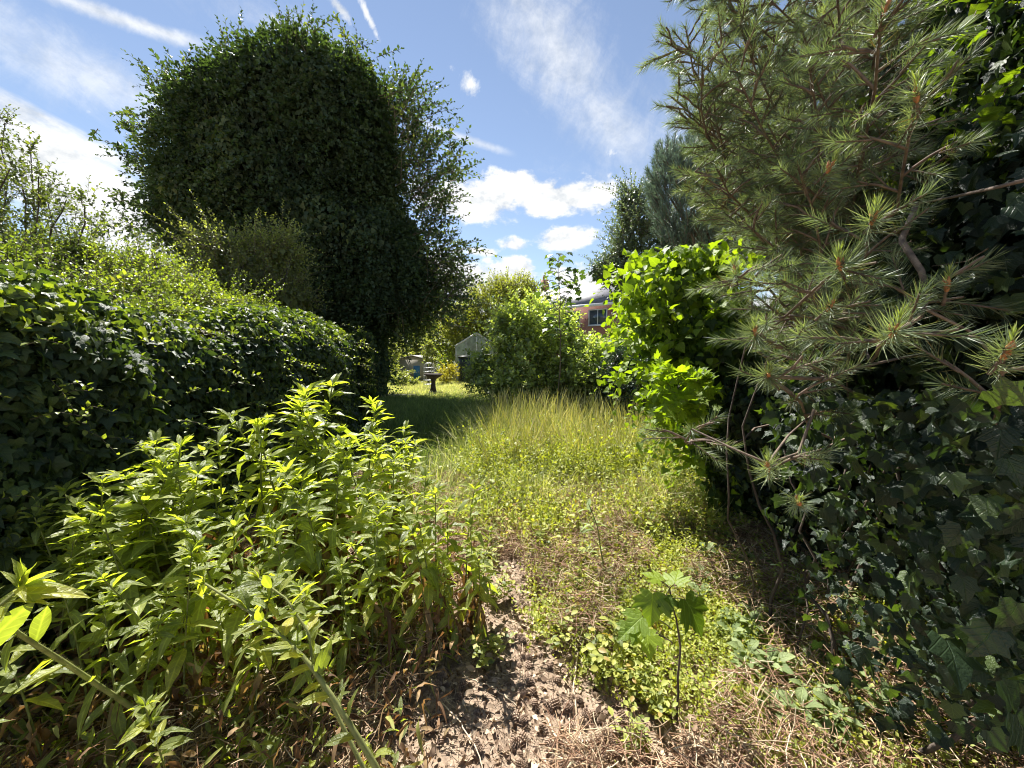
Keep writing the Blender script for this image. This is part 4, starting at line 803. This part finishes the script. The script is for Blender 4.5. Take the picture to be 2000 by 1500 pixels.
leaning('leaning_plant', 'forked green side stem rising from the leaning thick stem', [(740, 1560, 1.02), (640, 1360, 1.1), (612, 1300, 1.08), (605, 1240, 1.1), (560, 1170, 1.15), (505, 1130, 1.2)], .0062, .0025, 16, .09, 2)
leaning('leaning_plant', 'pale stem slumped near the edge of the patch, pointing down to the soil', [(330, 1430, 1.35), (240, 1370, 1.25), (120, 1290, 1.1), (40, 1240, 1.0), (-40, 1180, .95)], .0085, .005, 12, .11, 3)
leaning('leaning_plant', 'large pale leaves on a bent stem close to the camera', [(-150, 1500, .9), (-90, 1350, .85), (-20, 1200, .85), (40, 1150, .9)], .008, .004, 10, .15, 4)
# low wilting foliage under the patch
def low_foliage():
    g = Geo(); u = rng.uniform
    P = pts(3200, lambda n: (u(-2.4, -.25, n), u(.95, 2.6, n))); P[:, 2] += rng.random(len(P)) ** 2 * .3; n = len(P)
    pick_scatter(g, LANC, P, frames(nrm(rng.normal(size=(n, 3)) * [1, 1, .6]), UP + rng.normal(size=(n, 3)) * .6), np.stack([u(.02, .07, n), u(.03, .085, n), u(.04, .2, n)], -1), rng.random(n) ** 1.2)
    tag(g.build('wilted_undergrowth', M['wither']), 'wilted brown and yellow leaves lying beneath the tall green plants', 'undergrowth', kind='stuff')
    g = Geo(); tw = Geo(); P = pts(150, lambda n: (u(-2.3, -.4, n), u(1.0, 2.3, n))); sprays(g, tw, P, nrm(UP + rng.normal(size=P.shape) * .5), .28, 8, LANC[1], .085, .8, .3, rng.random(len(P)), .0025)
    tag(g.build('low_undergrowth', M['weed']), 'short shaded leafy undergrowth between the stems of the tall plants', 'undergrowth', kind='stuff')
low_foliage()

# ------------------------------------------------------------------ small weeds, seedling
def weed_proto(kind, seed):
    r = np.random.default_rng(seed); gs, gl = Geo(), Geo()
    if kind == 'sprig':
        for j in range(4):
            D = nrm(np.array([r.normal() * .4, r.normal() * .4, 1])); L = r.uniform(.12, .22); A = D * np.linspace(0, L, 5)[:, None]; tubes(gs, A, np.linspace(.0016, .001, 5), 4, .6)
            for i in range(8):
                p = D * L * (.2 + .8 * i / 7); a = i * 1.57 * 1.05; dv = nrm(np.array([math.cos(a), math.sin(a), .35])); gl.scatter(OVAL, p[None], frames(dv[None], (UP + r.normal(size=3) * .3)[None]), np.array([.042 * r.uniform(.7, 1.2)]), np.array([r.random()]))
    else:
        for i in range(16):
            a = i * 2.4; f = i / 16; dv = nrm(np.array([math.cos(a), math.sin(a), .15 + 1.2 * f])); p = np.array([0, 0, .02 + .12 * f])
            tubes(gs, np.stack([p * .2, p + dv * .02, p + dv * .035]), np.array([.003, .0025, .002]), 4, .6)
            gl.scatter(strip_leaf(5, .24, .3, .5, .2, .55, seed=i), (p + dv * .03)[None], frames(dv[None], (UP + r.normal(size=3) * .2)[None]), np.array([.12 * r.uniform(.6, 1.15)]), np.array([r.random()]))
    return gs, gl
def weeds(kind, name, mat, label, group, spots, scl):
    protos = []
    for i in range(4):
        gs, gl = weed_proto(kind, 40 + i); root = empty(name); tag(root, label, 'weed', group); protos.append([root, [gs.build('stem', M['stem'], root), gl.build('leaves', mat, root)], False])
    for j, (x, y) in enumerate(spots):
        e = protos[j % 4]; loc = (float(x), float(y), float(gh(x, y))); rz = rng.random() * 6.28; sc = scl * rng.uniform(.7, 1.3)
        where = (' on the bare soil by the path' if x < .35 and y < 2.6 else ' around the lobed seedling' if y < 1.95 and kind == 'sprig' else ' at the edge of the sunny meadow' if y > 2.6 else ' in front of the pale ground weeds' if y < 1.6 else '')
        if not e[2]: e[2] = True; e[0].location = loc; e[0].rotation_euler = (0, 0, rz); e[0].scale = (sc,) * 3; e[0]['label'] = label + where
        else: copy_thing(e[0], e[1], loc, rz, sc, label + where)
def wpt(px, py): p = gp(px, py); return (p[0], p[1])
sp = [wpt(a + rng.normal() * 14, b + rng.normal() * 14) for (a, b, c) in [(960, 1080, 4), (975, 1180, 3), (940, 1290, 3), (1060, 1080, 3), (1090, 1250, 2), (1160, 1330, 3), (1115, 1150, 6), (1130, 1100, 4), (1210, 1080, 5), (1110, 1200, 4), (1260, 1360, 5), (1230, 1290, 3), (1290, 1400, 3), (1400, 1060, 5), (1480, 1060, 5), (1440, 1120, 4), (1380, 1010, 4), (1500, 1000, 4), (1180, 980, 3), (1080, 970, 4), (1020, 980, 4), (1330, 1000, 4), (1230, 1460, 3), (1180, 1010, 3), (990, 960, 4), (1550, 1060, 3), (880, 960, 3), (960, 900, 3)] for _ in range(c)]
weeds('sprig', 'small_weed', M['cover'], 'small bright yellow-green weed', 'small yellow-green weeds', sp, .9)
sp = [wpt(a + rng.normal() * 18, b + rng.normal() * 18) for (a, b, c) in [(1520, 1330, 4), (1600, 1290, 4), (1470, 1210, 3), (1560, 1180, 4), (1640, 1200, 3), (1500, 1400, 3), (1650, 1350, 3), (1700, 1300, 3), (1580, 1400, 2), (1440, 1300, 2), (1400, 1180, 2), (1750, 1420, 3), (1350, 1230, 1), (1620, 1120, 4), (1520, 1090, 4), (1450, 1150, 5), (1500, 1250, 6), (1430, 1240, 5), (1570, 1240, 5), (1480, 1330, 5), (1540, 1420, 5), (1400, 1110, 4), (1650, 1440, 5), (1600, 1060, 4)] for _ in range(c)]
weeds('rosette', 'broadleaf_weed', M['sage'], 'pale soft-leaved weed below the dark ivy', 'pale broad-leaved weeds', sp, .52)
def seedling():
    gs, gl = Geo(), Geo(); base = gp(1322, 1405); base[2] = gh(base[0], base[1]); top = at(1308, 1150, base[1] + .02)
    A = woody(gs, base, top, .005, .003, 10, 0, .03, 6)
    for (px, py, dv, s, n, f, tt) in [(1275, 1160, (-.25, -.5, -.95), .12, (-.2, -.75, .5), .93, .65), (1340, 1172, (.45, -.4, -.85), .145, (.35, -.6, .6), .93, .25), (1255, 1205, (-.8, -.4, -.3), .10, (0, -.5, 1), .7, .6), (1262, 1232, (-.1, -.8, -.5), .10, (0, -.4, 1), .6, .8),
                                   (1318, 1140, (.3, .5, .2), .09, (0, .3, 1), 1, .9), (1290, 1135, (-.6, .4, .2), .08, (0, 0, 1), 1, .9), (1300, 1165, (0, -.6, -.5), .07, (0, -.6, .8), 1, .2), (1235, 1225, (-.7, -.3, -.3), .08, (0, -.5, 1), .6, .5)]:
        e = at(px, py, base[1] + .0); s0 = base + (top - base) * f; tubes(gs, branch(s0, e, 5, .08, .02), np.linspace(.002, .0014, 5), 5)
        gl.scatter(SYC, e[None], frames(np.array([dv], float), np.array([n], float)), np.array([s]), np.array([tt]))
    finish('sycamore_seedling', 'sycamore seedling with two large drooping lobed leaves on a dark thin stem', 'seedling', base, [('stem', gs, M['bark']), ('leaves', gl, M['ivy_lime'])])
seedling()
def tall_weed():
    gs, gl = Geo(), Geo(); base = gp(1185, 1145); top = at(1150, 985, base[1]); woody(gs, base, top, .006, .003, 8, 0, .03, 6)
    n = 16; q = base + (top - base) * rng.random((n, 1)); D = nrm(rng.normal(size=(n, 3)) * [1, 1, .3] + UP * .5); pick_scatter(gl, LANC, q, frames(D, UP + rng.normal(size=(n, 3)) * .3), .09, rng.random(n))
    finish('thistle_stem', 'single upright dull green thistle stem rising from the dead stems', 'weed', base, [('stem', gs, M['stem']), ('leaves', gl, M['sage'])])
tall_weed()

# ------------------------------------------------------------------ pine cones and straws
def cones():
    g = Geo(); n = 9
    for k in range(n):
        f = k / (n - 1); r = .019 * math.sin(math.pi * (.18 + .78 * f)) ** .8; m = 9 if 0 < k < n - 1 else 6
        for j in range(m):
            a = j / m * 6.283 + k * .35; c = np.array([math.cos(a), math.sin(a), 0.]); dv = nrm(c * 1.0 + UP * (.25 + 1.2 * f ** 2)); p = np.array([0, 0, .006 + f * .034]) + c * r * .25
            V = np.array([(-.25, 0, 0), (.25, 0, 0), (.55, .8, .0), (0, 1.05, .1), (-.55, .8, 0), (0, .85, .28)]); T = np.array([(0, 1, 5), (1, 2, 5), (2, 3, 5), (3, 4, 5), (4, 0, 5), (1, 0, 4), (1, 4, 2), (2, 4, 3)])
            g.scatter((V, T), p[None], frames(dv[None], (UP - c * .2)[None]), np.array([[.009, r * .85 + .004, .009]]), np.array([.5]))
    tubes(g, np.array([[0, 0, 0], [0, 0, .02], [0, 0, .04]]), np.array([.005, .008, .004]), 6)
    root = g.build('pine_cone', M['cone']); tag(root, 'small open brown pine cone among the scattered cones on the bare soil', 'pine cone', 'fallen pine cones')
    first = True
    for i in range(130):
        if i < 70: p = gp(rng.uniform(1010, 1230), rng.uniform(1300, 1540))
        else: p = gp(rng.uniform(780, 1420), rng.uniform(1200, 1530))
        o = root if first else root.copy()
        if not first: COL.objects.link(o)
        first = False; s = rng.uniform(.55, 1.15); o.scale = (s, s, s * rng.uniform(.8, 1.15)); o.location = (p[0], p[1], float(gh(p[0], p[1])) + rng.uniform(.002, .014)); o.rotation_euler = (rng.uniform(.9, 1.9), rng.normal() * .3, rng.random() * 6.28)
cones()
def straws():
    L = [([(1130, 1272), (1120, 1330), (1128, 1400), (1142, 1470), (1152, 1530)], .0042, 'long pale straw lying across the pine cones'), ([(910, 1330), (960, 1350), (1010, 1385)], .003, 'short pale straw at the edge of the shaded soil'),
         ([(865, 1385), (900, 1430), (930, 1475), (945, 1520)], .003, 'pale curved straw lying in the shade below the plants'), ([(1000, 1210), (1040, 1228), (1065, 1240)], .003, 'pale stick lying on the bare path beyond the cones'),
         ([(1068, 1400), (1085, 1440), (1115, 1460)], .005, 'flattened pale stick end among the pine cones'), ([(1450, 1340), (1475, 1300), (1500, 1275), (1530, 1265)], .006, 'bleached curved branch beside the broad-leaved weeds'),
         ([(1800, 1380), (1860, 1440), (1900, 1500)], .006, 'pale slanting stalk at the foot of the dark ivy'), ([(990, 1325), (1020, 1310), (1010, 1345)], .0025, 'small forked dark twig on the path'), ([(1385, 1330), (1430, 1350), (1480, 1372)], .003, 'thin straw on reddish litter beside the seedling'), ([(1530, 1120), (1505, 1160), (1490, 1185)], .003, 'thin upright pale twig among weeds')]
    for pl, r, lab in L:
        P = np.array([gp(*p) for p in pl]); P[:, 2] = gh(P[:, 0], P[:, 1]) + .02; t = np.linspace(0, len(P) - 1, 16); i = np.minimum(t.astype(int), len(P) - 2); f = (t - i)[:, None]
        g = Geo(); C = P[i] * (1 - f) + P[i + 1] * f; C += rng.normal(size=C.shape) * .002; tubes(g, C, np.linspace(r, r * .7, 16), 6, .95); tag(g.build('straw', M['litter'], smooth=True), lab, 'straw', 'straws and sticks on the ground')
straws()

# ------------------------------------------------------------------ garden objects
def part(name, g, mat, root, smooth=False):
    o = g.build(name, mat, root, smooth); return o
def local(name, label, cat, base, rz=0, group=None):
    r = empty(name, tuple(float(v) for v in base), rz); tag(r, label, cat, group); return r
def birdbath():
    d = 14.3; b = at(846, 767, d); r = local('bird_bath', 'dark weathered stone bird bath on a flared pedestal at the edge of the sunny lawn', 'bird bath', (b[0], d, 0))
    g = Geo(); lathe(g, [(0, .0), (.17, 0), (.17, .05), (.15, .06), (.13, .10), (0, .1)], 28); part('base', g, M['stone'], r, False)
    g = Geo(); lathe(g, [(0, .1), (.125, .1), (.10, .2), (.082, .34), (.08, .44), (.095, .52), (.13, .56), (0, .57)], 28); part('pedestal', g, M['stone'], r, True)
    g = Geo(); lathe(g, [(0, .56), (.13, .56), (.2, .6), (.29, .66), (.335, .70), (.34, .735), (.315, .74), (.28, .715), (.15, .69), (0, .68)], 36); part('bowl', g, M['stone'], r, True)
    w = Geo(); lathe(w, [(0, .706), (.26, .706), (.255, .70), (0, .70)], 30); m = surfmat('water', (.02, .03, .03), (.03, .04, .04), 3, .05, .02, .5); part('water', w, m, r)
    r.rotation_euler = (0, R_(1.5), 0)
birdbath()
M['hutch_roof'] = surfmat('felt_roof', (.42, .38, .34), (.62, .58, .52), 8, .8); M['hutch'] = surfmat('weathered_board', (.30, .27, .22), (.46, .42, .35), 10, .8, stretch=(8, 8, 1)); M['blue'] = surfmat('blue_paint', (.05, .18, .36), (.09, .26, .46), 10, .5); M['wire'] = surfmat('galvanised_wire', (.35, .36, .36), (.5, .5, .5), 30, .45, metallic=.6)
def hutch():
    d = 21.5; b = at(815, 745, d); r = local('wooden_hutch', 'small pale hutch with shallow pitched roof and blue door behind the bird bath', 'hutch', (b[0], d, 0), R_(-18)); W, D, H = 1.55, 1.0, 1.15
    g = Geo(); box(g, (0, 0, H / 2), (W, D, H)); V = np.array([(-W / 2, -D / 2, H), (W / 2, -D / 2, H), (.1, -D / 2, H + .16), (-W / 2, D / 2, H), (W / 2, D / 2, H), (.1, D / 2, H + .16)]); g.add(V, [(0, 1, 2), (3, 5, 4)])
    part('wall', g, M['hutch'], r)
    g = Geo(); e = .1
    slab(g, [(-W / 2 - e, -D / 2 - e, H + .03), (.1, -D / 2 - e, H + .21), (.1, D / 2 + e, H + .21), (-W / 2 - e, D / 2 + e, H + .03)], -.035); slab(g, [(.1, -D / 2 - e, H + .21), (W / 2 + e, -D / 2 - e, H + .03), (W / 2 + e, D / 2 + e, H + .03), (.1, D / 2 + e, H + .21)], -.035)
    part('roof', g, M['hutch_roof'], r)
    g = Geo(); box(g, (.3, -D / 2 - .015, .45), (.38, .03, .75)); dr = part('door', g, M['blue'], r); g = Geo(); box(g, (.43, -D / 2 - .045, .48), (.03, .03, .1)); part('handle', g, M['wire'], dr)
    g = Geo(); 
    for x in np.linspace(-.5, 0, 7): box(g, (x, -D / 2 - .01, .5), (.012, .02, .5))
    for z in np.linspace(.27, .73, 5): box(g, (-.25, -D / 2 - .012, z), (.52, .012, .012))
    part('mesh_panel', g, M['wire'], r)
hutch()
def cage():
    d = 16.2; b = at(838, 730, d); r = local('wire_cage', 'grey domed wire cage standing just behind the bird bath', 'cage', (b[0], d, 0)); g = Geo()
    for k in range(14):
        a = k / 14 * 6.283; th = np.linspace(0, math.pi / 2, 8); A = np.stack([.24 * np.cos(a) * np.cos(th) ** .5, .24 * np.sin(a) * np.cos(th) ** .5, .72 + .38 * np.sin(th)], -1); A = np.concatenate([[[.24 * math.cos(a), .24 * math.sin(a), 0]], A]); tubes(g, A, np.full(9, .006), 4)
    o1 = part('wires', g, M['wire'], r); g = Geo()
    for z in (.02, .2, .38, .56, .74, .9):
        t = np.linspace(0, 6.283, 25); rr = .24 if z < .75 else .2; tubes(g, np.stack([rr * np.cos(t), rr * np.sin(t), 0 * t + z], -1), np.full(25, .006), 4)
    part('hoops', g, M['wire'], r)
cage()
def greenhouse():
    d = 21.5; c = at(925, 740, d); r = local('greenhouse', 'old whitewashed greenhouse gable with peeling paint half hidden by the thicket', 'greenhouse', (c[0] + .1, d + 1.2, 0), R_(4)); W, D, E, Rg = 2.3, 3.0, 1.9, 2.6
    wm_ = surfmat('peeling_white_paint', (.5, .47, .42), (.85, .85, .82), 14, .7, .3); gm = leafmat('whitewashed_glass', [(0, (.5, .6, .56)), (1, (.92, .93, .9))], .85, (1.1, 1.1, 1.05), .2, .5, .25, nscale=5)
    g = Geo(); box(g, (0, -D / 2, .4), (W, .08, .8)); box(g, (-W / 2 + .04, 0, .4), (.08, D - .1, .8)); box(g, (W / 2 - .04, 0, .4), (.08, D - .1, .8)); box(g, (0, D / 2, .4), (W, .08, .8)); part('wall', g, wm_, r)
    g = Geo()
    for s in (-1, 1):
        V = np.array([(s * W / 2, -D / 2, E), (0, -D / 2, Rg)]); tubes(g, np.stack([V[0] - [0, .05, 0], V[1] - [0, .05, 0]]), np.full(2, .05), 4); tubes(g, np.stack([V[0] + [0, D, 0], V[1] + [0, D, 0]]), np.full(2, .04), 4)
    for x in (-W / 2 + .03, -W / 4, 0, W / 4, W / 2 - .03): zt = E + (Rg - E) * (1 - abs(x) / (W / 2)); box(g, (x, -D / 2 - .03, .8 + (zt - .8) / 2), (.045, .05, zt - .8))
    box(g, (0, -D / 2 - .032, 1.4), (W, .04, .04)); box(g, (0, 0, Rg), (.06, D + .1, .06)); part('frame', g, wm_, r)
    g = Geo(); g.add(np.array([(-W / 2, -D / 2, .8), (W / 2, -D / 2, .8), (W / 2, -D / 2, E), (0, -D / 2, Rg), (-W / 2, -D / 2, E)]), [(0, 1, 2), (0, 2, 3), (0, 3, 4)]); g.add(np.array([(-W / 2, -D / 2, .8), (-W / 2, D / 2, .8), (-W / 2, D / 2, E), (-W / 2, -D / 2, E)]), [(0, 1, 2), (0, 2, 3)])
    part('panes', g, gm, r); g = Geo()
    slab(g, [(-W / 2 - .06, -D / 2 - .05, E), (0, -D / 2 - .05, Rg + .02), (0, D / 2, Rg + .02), (-W / 2 - .06, D / 2, E)], -.02); slab(g, [(0, -D / 2 - .05, Rg + .02), (W / 2 + .06, -D / 2 - .05, E), (W / 2 + .06, D / 2, E), (0, D / 2, Rg + .02)], -.02); part('roof', g, gm, r)
greenhouse()
def bin_():
    d = 19.5; b = at(908, 740, d); r = local('compost_bin', 'dark grey-green plastic compost bin in front of the greenhouse', 'bin', (b[0], d, 0)); m = surfmat('dark_plastic', (.018, .026, .026), (.035, .045, .045), 6, .45)
    g = Geo(); lathe(g, [(0, 0), (.36, 0), (.35, .2), (.345, .22), (.34, .5), (.335, .52), (.33, .85), (.325, .87), (.32, 1.28), (0, 1.28)], 24); part('body', g, m, r)
    g = Geo(); lathe(g, [(0, 1.28), (.345, 1.28), (.35, 1.32), (.34, 1.35), (.1, 1.38), (0, 1.38)], 24); part('lid', g, m, r, True)
bin_()
def post():
    b = at(1025, 690, 15.5); 
    g = Geo(); p = at(780, 778, 13.2); box(g, (p[0], 13.2, .05), (1.1, .22, .07), .05); tag(g.build('stone_slab', surfmat('pale_stone', (.45, .4, .33), (.6, .55, .46), 10, .85)), 'pale flat stone slab at the shadow edge before the lawn', 'slab')
post()
def house():
    bm = bpy.data.materials.new('red_brick'); bm.use_nodes = True; nt = bm.node_tree; P = nt.nodes['Principled BSDF']; tcn = nt.nodes.new('ShaderNodeTexCoord'); br = nt.nodes.new('ShaderNodeTexBrick'); mp = nt.nodes.new('ShaderNodeMapping')
    sx_ = nt.nodes.new('ShaderNodeSeparateXYZ'); ad = nt.nodes.new('ShaderNodeMath'); cb = nt.nodes.new('ShaderNodeCombineXYZ'); nt.links.new(tcn.outputs['Object'], sx_.inputs[0]); nt.links.new(sx_.outputs[0], ad.inputs[0]); nt.links.new(sx_.outputs[1], ad.inputs[1]); nt.links.new(ad.outputs[0], cb.inputs[0]); nt.links.new(sx_.outputs[2], cb.inputs[1])
    nt.links.new(cb.outputs[0], br.inputs['Vector']); br.inputs['Color1'].default_value = (.34, .10, .06, 1); br.inputs['Color2'].default_value = (.25, .075, .05, 1); br.inputs['Mortar'].default_value = (.35, .28, .24, 1); br.inputs['Scale'].default_value = 1; br.inputs['Brick Width'].default_value = .22; br.inputs['Row Height'].default_value = .075; br.inputs['Mortar Size'].default_value = .01
    nt.links.new(br.outputs[0], P.inputs['Base Color']); P.inputs['Roughness'].default_value = .9
    slate = surfmat('slate_roof', (.14, .13, .14), (.26, .25, .27), 5, .55, .3); white = surfmat('white_upvc', (.7, .7, .7), (.8, .8, .8), 3, .4); glass = surfmat('window_glass', (.03, .05, .07), (.06, .08, .1), 1.5, .05, 0, .8)
    def build(label, cx, cy, rz, W, D, E, Rg, wins, chim):
        r = local('brick_house', label, 'house', (cx, cy, 0), rz, None); g = Geo(); box(g, (0, 0, E / 2), (W, D, E)); V = np.array([(-W / 2, -D / 2, E), (-W / 2, D / 2, E), (-W / 2, 0, Rg), (W / 2, -D / 2, E), (W / 2, D / 2, E), (W / 2, 0, Rg)]); g.add(V, [(0, 2, 1), (3, 4, 5)])
        part('wall', g, bm, r); g = Geo(); e = .35; dz = (Rg - E) / (D / 2) * e
        slab(g, [(-W / 2 - e, -D / 2 - e, E - dz + .12), (W / 2 + e, -D / 2 - e, E - dz + .12), (W / 2 + e, 0, Rg + .12), (-W / 2 - e, 0, Rg + .12)], .1); slab(g, [(-W / 2 - e, 0, Rg + .12), (W / 2 + e, 0, Rg + .12), (W / 2 + e, D / 2 + e, E - dz + .12), (-W / 2 - e, D / 2 + e, E - dz + .12)], .1)
        rf = part('roof', g, slate, r)
        if chim: 
            g = Geo(); box(g, (chim, 0, Rg + .4), (.7, .5, 1.5)); ch = part('chimney', g, bm, rf)
            for s in (-.18, .18):
                g = Geo(); lathe(g, [(0, 0), (.11, 0), (.09, .4), (0, .4)], 12, (chim + s, 0, Rg + 1.15)); g.build('chimney_pot', surfmat('terracotta', (.35, .14, .08), (.45, .2, .1), 9, .8), rf)
        g = Geo(); box(g, (0, -D / 2 - e + .03, E - dz - .02), (W + 2 * e, .04, .2)); part('fascia', g, white, r)
        for (x, z, w, h) in wins:
            g = Geo(); y = -D / 2 - .02
            for s in (-1, 1): box(g, (x + s * (w / 2 - .03), y, z), (.07, .06, h)); box(g, (x, y, z + s * (h / 2 - .03)), (w - .14, .06, .07))
            box(g, (x, y, z), (.05, .05, h - .14)); wn_ = part('window', g, white, r); g = Geo(); box(g, (x, -D / 2 - .005, z), (w - .14, .02, h - .14)); part('pane', g, glass, wn_); g = Geo(); box(g, (x, y - .03, z - h / 2 - .03), (w + .1, .14, .05)); part('sill', g, white, wn_)
    c = at(1150, 690, 33); build('red brick house with grey slate roof and white windows glimpsed through the trees', c[0] + .6, 33, R_(-38), 9, 7, 5.3, 7.2, [(-2.6, 4.2, 1.5, 1.2), (-.4, 4.2, 1.5, 1.2), (1.8, 4.2, 1.5, 1.2), (-2.6, 1.5, 1.5, 1.3), (1.5, 1.5, 1.5, 1.3)], None)
    c = at(1082, 690, 42); build('distant darker brick house with a chimney above the thicket', c[0] + .8, 44, R_(25), 7, 8, 5.6, 8.4, [(-1.6, 4.3, 1.3, 1.2), (1.4, 4.3, 1.3, 1.2)], -1.9)
house()
shrub('golden_bush', 'small yellow-leaved bush between the bird bath and the compost bin', 'bush', [PB(876, 728, 20, 16, 19, .4), PB(868, 740, 14, 9, 18.5, .3)], M['golden'], 160, .3, 8, .1, nstem=5, seed=61, filler=200, fsize=.12, whips=10)
shrub('low_shrub', 'straggling low shrub half hiding the foot of the hutch', 'shrub', [PB(782, 742, 16, 16, 17.5, .4), PB(806, 748, 12, 8, 18, .3)], M['shrub_lt'], 150, .3, 8, .1, nstem=5, seed=63, filler=200, fsize=.12, whips=10)
shrub('young_shrub', 'slender young shrub standing between the hutch and the greenhouse', 'shrub', [PB(838, 690, 10, 26, 19, .4)], M['shrub_lt'], 110, .35, 8, .12, nstem=4, seed=65, filler=60, fsize=.12, whips=20)
shrub('distant_hedge', 'dull dark hedge closing the far end of the garden', 'hedge', [PB(900, 670, 300, 45, 34, 1.5), PB(1300, 660, 350, 60, 32, 1.5), PB(500, 650, 350, 70, 30, 1.5)], M['ivy_dark'], 3500, 1.0, 10, .25, nstem=10, seed=51, filler=5000, fsize=.45, tw=.02)
